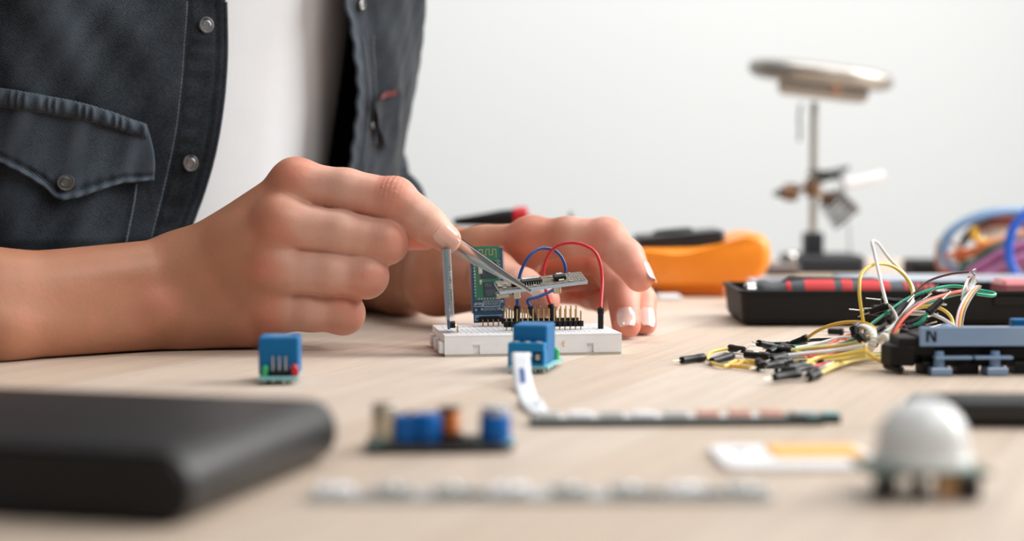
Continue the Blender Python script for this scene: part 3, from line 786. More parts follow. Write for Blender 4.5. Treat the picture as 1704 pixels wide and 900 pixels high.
# ------------------------------------------------------------------ wireless modules (blue carrier with a green board)
M_film = pm('clear_film', (225, 235, 240), .12, trans=.95, spec=.6)
M_film.node_tree.nodes['Principled BSDF'].inputs['Alpha'].default_value = .30
M_gpcb2 = pm('pale_trace', (206, 182, 134), .35, .6)
M_silk = pm('white_silkscreen', (226, 234, 240), .7)
M_can = pm('crystal_can', (208, 206, 200), .25, .9)
def module(F, name, lab, group=None, detail=True, film=None):
    """local x across (0..15.8), y up (0..37), z towards the viewer"""
    t = thing(name, lab, 'circuit board', F.o, group)
    m = MB(F)
    m.box((8, 4.2, 0), (15.0, 8.0, 1.2)); m.box((8, 20.5, 0), (15.8, 31.5, 1.2))
    mk('carrier_board', m, M_pcb_blue, t, smooth=False)
    m = MB(F); m.box((7.7, 24.2, 1.05), (12.8, 26.0, .9)); gb = mk('radio_board', m, M_pcb_green, t, smooth=False)
    m = MB(F)   # meander antenna
    z = 1.54; x = 2.0; 
    for k in range(7): m.box((2.6 + k * 1.65, 34.2, z), (.42, 3.0, .08))
    for k in range(6): m.box((2.6 + (k + .5) * 1.65, 35.6 if k % 2 else 32.9, z), (2.0, .42, .08))
    m.box((12.5, 32.6, z), (.42, 2.0, .08))
    mk('antenna_trace', m, M_gpcb2, gb, smooth=False)
    m = MB(F); m.box((8.6, 25.6, 1.9), (8.0, 8.0, .9), b=.15); mk('chip', m, M_chip, gb, smooth=False)
    m = MB(F); m.box((9.4, 16.2, 1.9), (7.4, 7.0, .9), b=.15); ch = mk('chip', m, M_chip, gb, smooth=False)
    text_mesh('chip_marking', 'MX', 2.3, F.sub((7.8, 18.0, 2.37)), M_silk_d, ch)
    m = MB(F)
    for k in range(4): m.box((8.6, 14.2 - k * .8 + 1.4, 2.37), (5.4 - k * .7, .22, .04))
    mk('chip_marking', m, M_silk_d, ch, smooth=False)
    m = MB(F)
    for k in range(12):
        m.box((1.5, 13.2 + k * 1.5, 1.4), (.9, .8, .5))
        if k < 11: m.box((13.9, 13.2 + k * 1.65, 1.4), (.9, .8, .5))
    for k in range(8): m.box((3.2 + k * 1.42, 11.6, 1.4), (.8, .9, .5))
    mk('solder_pads', m, M_solder, gb, smooth=False)
    m = MB(F); m.box((4.3, 25.4, 2.1), (2.2, 3.4, 1.3), b=.3); mk('crystal', m, M_can, gb, smooth=False)
    m = MB(F); m.box((4.3, 19.8, 1.9), (1.3, 2.6, .9), b=.2); m.box((12.6, 30.0, 1.8), (1.6, .7, .7)); m.box((12.6, 28.9, 1.8), (1.6, .7, .7)); mk('capacitor', m, M_can, gb, smooth=False)
    m = MB(F)   # small parts of the carrier
    for k in range(7):
        for y in (8.6, 5.9): m.box((6.0 + k * 1.0, y + .8, .75), (.42, 1.6, .4))
    for x_, y_ in ((1.8, 9.3), (3.4, 9.3), (1.6, 6.4), (4.6, 6.6), (13.0, 6.6), (14.6, 10.2), (14.6, 6.2)): m.box((x_, y_, .9), (1.2, 1.2, .7))
    mk('surface_parts', m, M_can, t, smooth=False)
    m = MB(F)
    for a, b, c, d in ((2.9, 9.4, 4.0, .18), (2.9, 8.0, 4.0, .18), (9.5, 10.6, 8.0, .18), (9.5, 7.9, 8.0, .18), (8, 3.6, 14, .18), (2.0, 3.0, 1.6, .16), (2.0, 1.4, 1.6, .16), (13.4, 3.0, 1.6, .16)): m.box((a, b, .62), (c, d, .05))
    for a, b, d in ((1.0, 8.7, 1.4), (4.9, 8.7, 1.4), (5.4, 9.2, 2.6), (13.5, 9.2, 2.6), (1.2, 2.2, 1.6), (2.8, 2.2, 1.6)): m.box((a, b, .62), (.16, d, .05))
    mk('silkscreen', m, M_silk, t, smooth=False)
    m = MB(F); m.box((8, 1.7, 1.9), (10.6, 2.4, 2.5), b=.2); mk('header_block', m, M_black, t, smooth=False)
    for k in range(4):
        m = MB(F); m.tube([(4.2 + k * 2.54, 1.4, 3.0), (4.2 + k * 2.54, 1.2, 3.9), (4.2 + k * 2.54, .4, 4.1), (4.2 + k * 2.54, -3.0, 4.1)], .33, 6); mk('pin', m, M_gold, t)
    if film:
        m = MB(F); v = []
        prof = [(-.5, -1.0), (-.5, 2.3), (1.2, 2.9), (14.4, 2.9), (16.4, 2.2), (16.4, -1.0), (15.6, -1.3), (0, -1.3)]
        G = np.array([[F(V3(x, y, z_)[None])[0] for y in (4.6, 12, 20, 28, 37.4)] for x, z_ in prof])
        m.grid(G, closeu=True); mk('clear_sleeve', m, film, t, smooth=True)
    return t
M_film2 = pm('cloudy_film', (196, 204, 210), .3, spec=.6); M_film2.node_tree.nodes['Principled BSDF'].inputs['Alpha'].default_value = .34
M_silk_d = pm('grey_marking', (104, 112, 120), .6)
q = P(787, 538, 838)
mf = Frame(q, P(842, 536, 841) - q, (0.06, -.03, 1)); mf = Frame(q, P(842, 536, 841) - q, P(790, 413, 841) - q)
module(mf, 'wireless_module', 'blue and green radio module board standing upright facing the camera on the breadboard', film=M_film)
q = P(747, 549, 799)
mf = Frame(q, V3(-.26, .966, -.02), P(740, 422, 803) - q)
mf = Frame(q, V3(-.052, .998, 0), P(740, 422, 802) - q)
module(mf, 'wireless_module', 'module board seen edge-on, standing at the left end of the breadboard', film=M_film2)

# ------------------------------------------------------------------ the module held by the tweezers
M_grey_pcb = pm('speckled_grey_board', (14, 12, 12), .85, scale=700, rgb2=(168, 158, 144), spec=.2)
M_edge = M_pcb_edge
o = P(832, 488, 806); HX = P(978, 470, 812) - o; HY = P(820, 471, 822) - o
HF = Frame(o, HX, V3(-.02, .97, .22)); HLn = np.linalg.norm(HX)
hb = thing('sensor_module', 'small grey module board with black chip gripped in the tweezer tips above the breadboard', 'circuit board', o)
m = MB(HF); m.box((HLn / 2, 8, .1), (HLn, 16, 1.5)); mk('circuit_board', m, M_edge, hb, smooth=False)
m = MB(HF); m.box((HLn / 2, 8, .95), (HLn - .5, 15.5, .25)); mk('component_side', m, M_grey_pcb, hb, smooth=False)
m = MB(HF)
for i in range(26):
    x, y = rnd.uniform(1, HLn - 1), rnd.choice([1.4, 3.0, 6, 9, 12, 14])
    if 9.5 < x < 26 and y > 2.5: continue
    m.box((x, y, 1.4), (rnd.choice([1.6, .9]), .8, .7), b=.1)
for i in range(6):
    for j in range(5): m.lathe([(.45, 0), (.45, .25), (.2, .3)], 8, HF.sub((34 + i * 1.45, 2.4 + j * 2.6, 1.05)))
mk('surface_parts', m, M_solder, hb, smooth=False)
m = MB(HF); m.box((16.2, 6.2, 2.2), (10.0, 4.2, 1.7), b=.3); ch = mk('chip', m, M_chip_b if 'M_chip_b' in globals() else M_black, hb, smooth=False)
m = MB(HF)
for k in range(8):
    m.tube([(12.2 + k * 1.15, 4.2, 2.3), (12.2 + k * 1.15, 3.6, 2.2), (12.2 + k * 1.15, 3.3, 1.3), (12.2 + k * 1.15, 2.8, 1.25)], .22, 6)
mk('chip_leads', m, M_pin, ch)
m = MB(HF); m.box((16.2, 10.6, 1.9), (8.2, 3.2, 1.9), b=.3); mk('crystal', m, M_can, hb, smooth=False)
m = MB(HF); m.box((8.6, 5.4, 1.9), (4.2, 3.4, 1.4), b=.3); mk('chip', m, M_black, hb, smooth=False)
m = MB(HF); m.box((29.8, 6.4, 2.4), (5.8, 4.2, 2.0), b=.3); r_ = mk('push_button', m, M_black, hb, smooth=False)
m = MB(HF); m.box((30.0, 4.0, 1.6), (2.6, 1.6, 1.2), b=.15); m.box((30.0, 8.8, 2.9), (3.0, 1.6, 1.6), b=.15); mk('terminal_tab', m, M_can, r_, smooth=False)
M_brass = pm('nickel_can', (176, 164, 148), .25, 1.0)
for x in (8.2, 27.6):
    m = MB(HF); m.lathe([(1.9, -4.0), (2.15, -3.8), (2.15, -.6), (2.3, -.6)], 24, HF.sub((x, 2.9, 0))); mk('metal_can', m, M_brass, hb)
m = MB(HF); m.box((1.6, 3.6, -1.9), (6.5, 5.0, 2.2), b=.4); m.box((1.0, 9.6, 1.6), (2.0, 9, .9), b=.2); mk('edge_socket', m, M_brass, hb, smooth=False)

# ------------------------------------------------------------------ tweezers
tw = thing('tweezers', 'steel tweezers held between finger and thumb, tips closed on the small module', 'tweezers', P(884, 484, 805))
tip = P(884, 485, 804.5); g1 = P(757, 408, 824); axd = nrm(g1 - tip)
side = nrm(np.cross(axd, V3(.1, -1, .1))); side = nrm(P(765, 401, 820) - P(745, 416, 820)) + V3(0, -.38, 0); side = nrm(side - axd * (side @ axd)); nor = np.cross(axd, side)
if nor[1] > 0: nor = -nor
def arm(sgn):
    G = []
    for t in np.linspace(0, 1, 40):
        L_ = t * 100
        wd = .6 + 3.9 * min(1, L_ / 50) - (1.8 * max(0, (L_ - 55) / 45))
        gap = .25 + 3.6 * math.sin(min(1, t / .78) * math.pi / 2) * (1 if t < .78 else 1 - (t - .78) / .22)
        bow = .9 * min(1, L_ / 30)
        row = []
        for k in range(9):
            a = (k / 8 - .5) * 2
            row.append(tip + axd * L_ + side * a * wd + nor * (sgn * gap * .55 + sgn * bow * (1 - a * a)))
        G.append(row)
    return np.array(G)
for s_ in (1, -1):
    m = MB(); G = arm(s_); m.grid(G, thick=.9 * s_, N=np.broadcast_to(nor, G.shape)); mk('arm', m, M_steel, tw, ang=50)

# ------------------------------------------------------------------ jumper wires in the breadboard
M_wblue = pm('blue_wire_insulation', (4, 66, 132), .38, coat=.2)
M_wred = pm('red_wire_insulation', (206, 34, 44), .38, coat=.2)
def plug(parent, a, b, r=1.38, name='connector', pin=None, pinlen=6.0):
    a, b = np.array(a, float), np.array(b, float); a[2] = max(a[2], r * 1.15 + .1); b[2] = max(b[2], r * 1.15 + .1)
    ax = nrm(b - a); L_ = np.linalg.norm(b - a); F = Frame(a, np.cross(ax, V3(.13, 1, .21)), z=ax)
    m = MB(F); m.lathe([(r * .8, 0), (r, .2), (r, L_ * .70), (r * 1.12, L_ * .72), (r * 1.12, L_ - .3), (r * .9, L_)], 14)
    c = mk(name, m, M_black, parent)
    if pin:
        m = MB(F); m.cyl((0, 0, .2), (0, 0, -pinlen), .33, .28, 8); mk('pin', m, M_pin, c)
    return c
def jw_board(lab, col, path, c0, c1):
    t = thing('jumper_wire', lab, 'wire', c0[0])
    m = MB(); m.tube(catmull([c0[1]] + path + [c1[1]], 10), .80, 12); mk('insulation', m, col, t)
    plug(t, c0[0], c0[1]); plug(t, c1[0], c1[1])
xr = b_from_px(998, rows[6], ZT); xr = min(cols, key=lambda c: abs(c - xr))
rb = bz(xr, rows[6], ZT - .4); 
rt = rb + V3(0, 0, 10.4)
xa = b_from_px(916, rows[9], 16); xa = min(cols, key=lambda c: abs(c - xa)); lb = bz(xa + .6, rows[9], ZT - .4)
jw_board('red jumper wire arching high over the breadboard', M_wred, [P(1002, 462, 830), P(994, 425, 831), P(975, 409, 833), P(950, 404, 835), P(925, 411, 837), P(909, 432, 839), P(904, 462, 840), P(909, 485, 840)],
         (rb, rt), (P(925, 541, 841), P(916, 506, 840)))
jw_board('blue jumper wire looping behind the held module board', M_wblue, [P(862, 485, 834), P(866, 455, 835), P(878, 430, 836), (P(893, 416, 838)), P(908, 413, 840), P(925, 418, 841), P(938, 435, 842), P(940, 458, 842), P(925, 479, 841), P(900, 492, 839), P(879, 499, 838)],
         (P(861, 541, 834), P(861, 508, 834)), (P(894, 540, 840), P(882, 510, 838)))

# ------------------------------------------------------------------ relay module with red and green lamps (left)
def led(parent, F, mat, r=1.5, h=4.2):
    m = MB(F); m.lathe([(r, 0), (r, h - r)] + [(r * math.cos(a), h - r + r * math.sin(a)) for a in np.linspace(.2, 1.5, 6)], 18); return mk('indicator_lamp', m, mat, parent)
M_ledg = pm('green_lamp_plastic', (60, 200, 120), .2, trans=.3, coat=.5)
M_ledr = pm('red_lamp_plastic', (214, 24, 32), .2, trans=.3, coat=.5)
o = T(433, 641); RF = rotF(o, 3)
t = thing('relay_module', 'small blue relay cube with red and green lamps, standing alone on the left', 'relay module', o)
m = MB(RF); m.box((7.0, 12, 2.7), (15.5, 27, 1.2), b=.1); bd = mk('circuit_board', m, M_teal, t, smooth=False)
m = MB(RF); 
for x in (1.5, 5, 9, 12.5):
    for y in (1.5, 10, 18, 23): m.cyl((x, y, 0), (x, y, 2.2), .35, .6, 6)
mk('solder_joints', m, M_solder, bd)
m = MB(RF); m.box((7.0, 13.2, 11.0), (16.0, 17.5, 15.4), b=.7); rc = mk('relay_case', m, M_relay, t, smooth=False)
m = MB(RF); m.box((7.4, 3.0, 4.4), (7.6, 2.5, 2.3), b=.15); hbk = mk('header_block', m, M_black, t, smooth=False)
for k in range(3):
    m = MB(RF); m.box((4.9 + 2.54 * k, 2.7, 8.2), (.64, .64, 6.2)); mk('pin', m, M_pin, hbk, smooth=False)
led(t, RF.sub((1.4, 2.8, 3.3), ry=.12), M_ledg, 1.3, 4.6); led(t, RF.sub((13.6, 2.8, 3.3), ry=-.1), M_ledr, 1.6, 4.8)
M_wht = pm('white_marking', (190, 210, 226), .6)
m = MB(RF)
for k in range(4): m.box((6.2 + (k % 2), 8 + k * 3.2, 18.72), (10 - 2 * (k % 2), .5, .05))
mk('relay_print', m, M_wht, rc, smooth=False)

# ------------------------------------------------------------------ relay module with the white ribbon (in front of the breadboard)
o = T(845, 621); QF = rotF(o, 10)
QF = Frame(o, P(903, 622, np.dot(T(845, 621) - CAMP, FW) - 1.5)[:] * V3(1, 1, 0) - o * V3(1, 1, 0), (0, 1, 0))
QF = rotF(o, -2)
SH = V3(.34, .94, 0)   # the module runs back and to the right
QF = rotF(o, -12)
t = thing('relay_module', 'blue relay with screw terminal and white ribbon, standing in front of the breadboard', 'relay module', o)
m = MB(QF); m.box((8.6, 17, 2.7), (17.4, 36, 1.3), b=.1); bd = mk('circuit_board', m, M_teal, t, smooth=False)
m = MB(QF)
for x in (2, 6, 11, 15):
    for y in (2, 12, 20, 28): m.cyl((x, y, 0), (x, y, 2.3), .4, .7, 6)
mk('solder_joints', m, M_solder, bd)
m = MB(QF); m.box((8.0, 16.5, 11.6), (14.8, 18.6, 16.4), b=.6); mk('relay_case', m, M_relay, t, smooth=False)
m = MB(QF)   # terminal block with open mouths
m.box((7.6, 3.9, 11.0), (15.4, 6.8, 3.6), b=.3); m.box((7.6, 5.6, 6.3), (15.2, 3.2, 6.2)); m.box((7.6, 3.9, 3.9), (15.4, 6.8, 1.3))
for x in (.5, 5.1, 10.0, 14.9): m.box((x, 3.9, 6.9), (1.2, 6.6, 5.2))
tr = mk('screw_terminal', m, M_terminal, t, smooth=False)
for x in (2.8, 7.6, 12.4):
    m = MB(QF); m.lathe([(1.7, 0), (1.7, .5), (1.4, .7)], 16, QF.sub((x, 3.9, 12.7))); m.box((x, 2.8, 6.8), (2.2, 2.0, 2.8), b=.2); mk('terminal_screw', m, M_solder, tr)
led(t, QF.sub((15.6, 27.4, 3.3)), M_ledg, 1.4, 5.2)
M_ribbon = pm('white_ribbon', (226, 230, 236), .4, sss=.1)
M_inkblue = pm('blue_ink', (112, 140, 200), .6)
c0 = [P(870, 591, 707), P(867, 586, 700), P(866, 592, 694), P(868, 615, 684), P(871, 638, 672), P(878, 660, 652), T(884, 670, 2.0), T(889, 676, 1.4), T(896, 684, 1.3)]
cc = catmull(c0, 10); G = []
for i, q in enumerate(cc):
    tg = nrm(cc[min(i + 1, len(cc) - 1)] - cc[max(i - 1, 0)]); u_ = i / (len(cc) - 1)
    sd = nrm(V3(1, -.15 - .2 * u_, 0)); sd = nrm(sd - tg * (sd @ tg)); G.append([q + sd * a for a in np.linspace(-3.7, 3.7, 5)])
t2 = thing('flat_ribbon_cable', 'short white flat ribbon hanging from the relay terminal down to the table', 'ribbon cable', c0[-2])
m = MB(); m.grid(np.array(G), thick=.45); rbn = mk('ribbon', m, M_ribbon, t2, ang=None)
tg = nrm(P(872, 645, 668) - P(868, 612, 686)); fc = P(869.5, 626, 679.0)
nn = nrm(np.cross(tg, V3(1, -.2, 0))); nn = nn if nn[1] < 0 else -nn
m = MB(Frame(fc + nn * .55, tg, z=nn))
for k in range(9):                     # the print is too blurred to read: a row of small ink strokes
    m.box((-6.5 + k * 1.6, 0, 0), (.35, 2.0 if k % 3 else 1.3, .6)); m.box((-6.0 + k * 1.6, .8 if k % 2 else -.7, 0), (.9, .35, .6))
mk('ribbon_print', m, M_inkblue, rbn, smooth=False)

# ------------------------------------------------------------------ big black slab at the lower left (power bank)
o = T(318, 855); PF = rotF(T(316, 880), -15.0)
Wd, Dp, Th = 120.0, 99.0, 18.3
def stadium(w, h, r, n=10):
    out = []
    for cx, cz, a0 in ((-r, r, -90), (-r, h - r, 0), (-w + r, h - r, 90), (-w + r, r, 180)):
        for k in range(n + 1):
            a = math.radians(a0 + 90 * k / n); out.append((cx + r * math.cos(a), cz + r * math.sin(a)))
    return out
t = thing('power_bank', 'large black rounded power bank lying at the lower left corner of the view', 'power bank', o)
def shell(F, w, h, r, y0, y1, grow=0.0, rr=3.0):
    G = []
    ys = [(y0, -rr * .9), (y0 + rr * .15, -rr * .35), (y0 + rr * .5, -rr * .08), (y0 + rr, 0), ((y0 + y1) / 2, 0), (y1 - rr, 0), (y1 - rr * .4, -rr * .1), (y1, -rr * .8)]
    for k in range(len(stadium(w, h, r))):
        row = []
        for y, g in ys:
            p = np.array(stadium(w, h, r)[k]); c = V3(-w / 2, h / 2)[:2]; d = p - c; d = d / np.linalg.norm(d)
            q = p + np.array([np.sign(p[0] - c[0]) * min(1, abs(d[0]) * 3), np.sign(p[1] - c[1]) * min(1, abs(d[1]) * 3)]) * (g + grow) * .55
            row.append(F(V3(q[0], y, q[1])[None])[0])
        G.append(row)
    return np.array(G)
G = shell(PF, Wd, Th, 8.4, 1.0, Dp, 0, 1.6)
m = MB(); m.grid(G[:, ::-1], closeu=True); k = len(G); m.f.append(tuple((i * 8) for i in range(k))); mk('casing', m, M_black_soft, t, ang=50)
G = shell(PF, Wd - 2.4, Th - 2.4, 7.4, -.4, 5, 0, 1.2) + PF.x * -1.2 + PF.z * 1.2
m = MB(); m.grid(G, closeu=True); k = len(G); m.f.append(tuple((i * 8) for i in range(k))); mk('end_cap', m, M_black, t, ang=50)

# ------------------------------------------------------------------ step-down converter (blurred blue parts)
o = T(612, 748); SF = rotF(o, 5)
SF = rotF(T(614, 757), 4)
t = thing('converter_module', 'dark board with silver capacitor, blue blocks and a copper coil, front centre of the table', 'circuit board', SF.o)
M_dpcb = pm('dark_board', (40, 42, 44), .45, scale=600, rgb2=(74, 76, 74))
m = MB(SF); m.box((21.5, 10.5, 2.0), (44.5, 21, 1.5)); bd = mk('circuit_board', m, M_dpcb, t, smooth=False)
m = MB(SF); m.box((42.4, 8.5, 2.9), (3.8, 14, .4)); m.box((2.2, 8, 2.9), (3, 12, .3)); mk('solder_pads', m, M_teal, bd, smooth=False)
m = MB(SF)
for x in (3, 14, 28, 40): m.cyl((x, 3, 0), (x, 3, 1.4), .5, .8, 8); m.cyl((x, 18, 0), (x, 18, 1.4), .5, .8, 8)
mk('solder_joints', m, M_solder, bd)
M_cap = pm('capacitor_can', (186, 178, 160), .3, .8, rgb2=(206, 200, 184)); M_capt = pm('capacitor_top', (196, 204, 218), .2, .9)
m = MB(SF); m.lathe([(4.0, 2.7), (4.2, 3.0), (4.2, 4.6), (4.0, 4.8), (4.15, 5.2), (4.15, 13.8), (3.6, 14.4)], 28, SF.sub((4.8, 8, 0))); cp = mk('capacitor', m, M_cap, t)
m = MB(SF); m.lathe([(3.6, 14.38), (3.2, 14.45), (.5, 14.4)], 28, SF.sub((4.8, 8, 0))); mk('capacitor_top', m, M_capt, cp)
M_blue2 = pm('bright_blue_plastic', (0, 98, 178), .4, spec=.3)
m = MB(SF); m.box((11.2, 7.0, 7.0), (6.6, 6, 8.4), b=.5); b1 = mk('blue_block', m, M_blue2, t, smooth=False)
m = MB(SF); m.lathe([(.9, 0), (1.1, .1), (1.1, 1.1), (.8, 1.2)], 14, SF.sub((12.2, 6.5, 11.1))); mk('adjusting_screw', m, M_gold, b1)
m = MB(SF); m.lathe([(4.0, 2.7), (4.3, 3.2), (4.3, 11.0), (3.9, 11.6)], 28, SF.sub((17.6, 6.8, 0))); mk('blue_block', m, M_blue2, t)
M_copper = pm('copper_winding', (216, 128, 66), .35, .5)
m = MB(SF)
for k in range(7): m.tube([V3(24.4 + 2.9 * math.cos(a), 10 + 3.2 * math.sin(a), 5.4 + k * .95) for a in np.linspace(0, 2 * math.pi, 20, endpoint=False)], .5, 8, closed=True)
cl = mk('copper_coil', m, M_copper, t)
m = MB(SF); m.lathe([(4.1, 2.7), (4.1, 5.0), (2.4, 5.1), (2.4, 12.0), (3.6, 12.1), (3.6, 12.8)], 24, SF.sub((24.4, 10, 0))); mk('coil_core', m, M_blackm, cl)
m = MB(SF); m.lathe([(4.6, 2.7), (4.8, 3.1), (4.8, 10.4), (4.5, 11.0)], 28, SF.sub((38.4, 7.4, 0))); cb = mk('capacitor', m, M_blue2, t)
m = MB(SF); m.lathe([(4.5, 10.98), (4.4, 12.8), (3.8, 13.3), (.5, 13.2)], 28, SF.sub((38.4, 7.4, 0))); mk('capacitor_top', m, M_capt, cb)
m = MB(SF); m.box((30.5, 6, 3.3), (4.4, 5, 1.5), b=.2); m.box((24.5, 3, 3.5), (6, 3, 1.4), b=.2); mk('chip', m, M_black, bd, smooth=False)

# ------------------------------------------------------------------ two long thin boards
M_pale = pm('pale_grey_board', (168, 172, 170), .4, scale=500, rgb2=(206, 206, 202))
M_dark_side = pm('dark_green_board', (50, 60, 58), .5)
M_salmon = pm('salmon_pad', (206, 140, 118), .5)
a0, a1 = T(884, 711), T(1372, 708); LFr = Frame(a0, a1 - a0, (0, 1, 0)); LLn = np.linalg.norm(a1 - a0)
t = thing('led_strip_board', 'long thin board with salmon pads and teal end, lying across the middle right foreground', 'circuit board', a0)
m = MB(LFr); m.box((LLn / 2, 6, 1.3), (LLn, 12, 2.6)); m.box((LLn + 3.0, 7, 1.3), (7, 6, 2.6)); bd = mk('circuit_board', m, M_dark_side, t, smooth=False)
m = MB(LFr); m.box((LLn / 2 - 6, 6.2, 2.7), (LLn - 14, 11.0, .3)); mk('white_layer', m, pm('white_layer', (214, 212, 214), .5), t, smooth=False)
for i in range(9):
    m = MB(LFr); m.box((6 + i * (LLn - 12) / 8, 6.2, 3.4), (7.5, 6.2, 1.5), b=.4)
    mk('lamp_chip', m, (M_salmon if i in (5, 6, 7) else M_white if i % 2 else M_pale), t, smooth=False)
m = MB(LFr); m.box((LLn + 3.5, 7, 3.0), (5.5, 4, 1.2), b=.3); m.box((LLn - 3.5, 6, 2.8), (4, 9, .6)); mk('solder_pads', m, M_teal, t, smooth=False)
a0, a1 = T(512, 838), T(1288, 836); LF2 = Frame(a0, a1 - a0, (0, 1, 0)); LL2 = np.linalg.norm(a1 - a0)
t = thing('lamp_strip_board', 'blurred silvery strip with round shiny studs lying along the bottom edge of the view', 'circuit board', a0)
M_stripg = pm('silvery_strip', (176, 182, 184), .3, .35, scale=300, rgb2=(208, 210, 208))
m = MB(LF2); m.box((LL2 / 2, 6.5, .8), (LL2, 13, 1.6), b=.2); bd = mk('circuit_board', m, M_stripg, t, smooth=False)
M_stud = pm('polished_stud', (224, 230, 232), .08, .9)
for i in range(8):
    x = 6.5 + i * (LL2 - 13) / 7
    m = MB(LF2); m.box((x, 5.5, 2.6), (9.4, 6.4, 2.0), b=.4); c_ = mk('lamp_chip', m, M_stripg if i % 3 else M_white, t, smooth=False)
    m = MB(LF2); m.ball((x, 4.6, 3.3), 1.5, sc_=(1, 1, .7)); mk('lens', m, M_stud, c_)
for i in (2, 5, 6):
    x = 13 + i * (LL2 - 13) / 7; m = MB(LF2); m.box((x, 3.0, 2.0), (6.0, 3.6, 1.0), b=.2); mk('chip', m, pm('grey_chip', (96, 96, 94), .5), t, smooth=False)

# ------------------------------------------------------------------ lamp board with yellow patch
a0 = T(1220, 786); CF = rotF(a0, 1.5)
t = thing('cob_lamp_board', 'white lamp board with orange-yellow light patch, left of the white dome', 'lamp board', a0)
pl = []
for cx, cy, a_0 in ((41, 4, -90), (41, 34, 0), (3, 34, 90), (3, 4, 180)):
    for k in range(6): 
        a = math.radians(a_0 + 18 * k); pl.append((cx + 4 * math.cos(a), cy + 4 * math.sin(a)))
m = MB(CF); m.prism([(-1 + x, y) for x, y in pl], 0, 1.8, bev=.2); bd = mk('base_plate', m, M_white, t, smooth=False)
M_phos = pm('yellow_phosphor', (252, 178, 70), .4, rgb2=(252, 196, 96))
m = MB(CF); m.prism([(14.5, 13), (41, 13), (41, 33), (14.5, 33)], 1.8, 2.7, bev=.3); mk('light_patch', m, M_phos, t, smooth=False)
m = MB(CF); m.lathe([(2.7, 1.75), (2.7, 1.87), (.4, 1.87)], 18, CF.sub((5.8, 24, 0))); mk('screw_hole', m, pm('hole_shade', (60, 62, 66), .8), bd)

# ------------------------------------------------------------------ motion sensor with white dome
M_pirpcb = pm('grey_green_board', (96, 112, 100), .5, scale=500)
a0 = T(1450, 838); DF = rotF(a0, 2)
t = thing('motion_sensor', 'motion sensor with a big white dome on a small board, lower right foreground', 'sensor', a0)
m = MB(DF); m.box((15.8, 12.4, 7.4), (31.5, 24.5, 1.2), b=.15); mk('circuit_board', m, M_pirpcb, t, smooth=False)
dome = pm('milky_dome', (232, 236, 236), .28, sss=.4, sssr=4.0, coat=.2)
R_ = 12.0
m = MB(DF); m.lathe([(12.9, 8.1), (12.9, 10.2), (12.6, 10.6), (R_, 13.6)] + [(R_ * math.cos(a), 13.6 + R_ * 1.0 * math.sin(a)) for a in np.linspace(.05, 1.55, 16)], 40, DF.sub((16.4, 12.4, 0))); mk('dome_lens', m, dome, t)
M_capb = pm('black_capacitor', (22, 22, 24), .35)
for x, y, r, z0 in ((4.0, 5.0, 2.3, .2), (13.4, 4.0, 1.7, .4), (26.6, 4.6, 3.2, .1), (9, 18, 2.4, .2)):
    m = MB(DF); m.lathe([(r * .9, z0), (r, z0 + .3), (r, 6.9)], 20, DF.sub((x, y, 0))); mk('capacitor', m, M_capb, t)
m = MB(DF); m.box((20.4, 4.2, 4.0), (5.0, 4.6, 5.8), b=.3); mk('adjusting_knob', m, pm('amber_plastic', (196, 150, 100), .4), t, smooth=False)
m = MB(DF); m.box((16, 20.8, 5.5), (8, 2.5, 2.5), b=.2); hb_ = mk('header_block', m, M_black, t, smooth=False)
for k in range(3):
    m = MB(DF); m.box((13.5 + 2.54 * k, 20.8, 3.0), (.64, .64, 6)); mk('pin', m, M_pin, hb_, smooth=False)

# ------------------------------------------------------------------ black bar at the right edge
a0 = T(1508, 712); KF = rotF(a0, -2)
t = thing('marker_pen', 'thick round black pen lying behind the white dome at the right edge', 'pen', a0)
q = [(0.5, 5.5, 5.6), (1.5, 5.5, 5.6), (3.5, 5.5, 5.6), (20, 5.5, 5.6), (88, 5.5, 5.6)]
m = MB(KF); m.tube(q, [2.0, 4.2, 5.4, 5.6, 5.6], 28); mk('barrel', m, M_black_soft, t)
m = MB(KF); m.tube([(88, 5.5, 5.6), (89, 5.5, 5.6), (124, 5.5, 5.6), (126, 5.5, 5.6)], [5.2, 5.6, 5.2, 4.2], 28); mk('cap', m, M_black, t)
# ------------------------------------------------------------------ bundle of jumper wires
M_wy = pm('yellow_wire_insulation', (238, 206, 84), .38, coat=.2)
M_wy2 = pm('pale_yellow_wire_insulation', (238, 222, 136), .38, coat=.2)
M_wo = pm('amber_wire_insulation', (226, 178, 50), .38, coat=.2)
M_ww = pm('white_wire_insulation', (236, 236, 238), .4, coat=.2)
M_wg = pm('green_wire_insulation', (10, 158, 126), .38, coat=.2)
M_wor = pm('orange_red_wire_insulation', (232, 98, 62), .38, coat=.2)
M_wcr = pm('crimson_wire_insulation', (214, 62, 58), .38, coat=.2)
M_wk = pm('black_wire_insulation', (28, 28, 30), .4, coat=.2)
M_wgr = pm('grey_wire_insulation', (176, 170, 164), .4, coat=.2)
M_wbr = pm('brown_wire_insulation', (98, 52, 44), .4, coat=.2)
def T2(px, py, z=1.1): return T(px, py, z)
def jumper(lab, col, pts, e0=None, e1=None, r=.78, group='jumper wires in the tied bundle'):
    """pts: list of world points; e0/e1: world direction end of the plug (pin side) or None"""
    base = np.array(pts[0]); t = thing('jumper_wire', lab, 'wire', base, None)
    m = MB(); m.tube(catmull(pts, 9), r, 10); mk('insulation', m, col, t)
    for e, p in ((e0, pts[0]), (e1, pts[-1])):
        if e is not None:
            d = nrm(np.array(e) - p); ln = min(14.0, max(9.0, np.linalg.norm(np.array(e) - p)))
            plug(t, p + d * ln, np.array(p) - d * .4, r=1.6, pin=True)
    return t
K = lambda px, py, d: P(px, py, d)
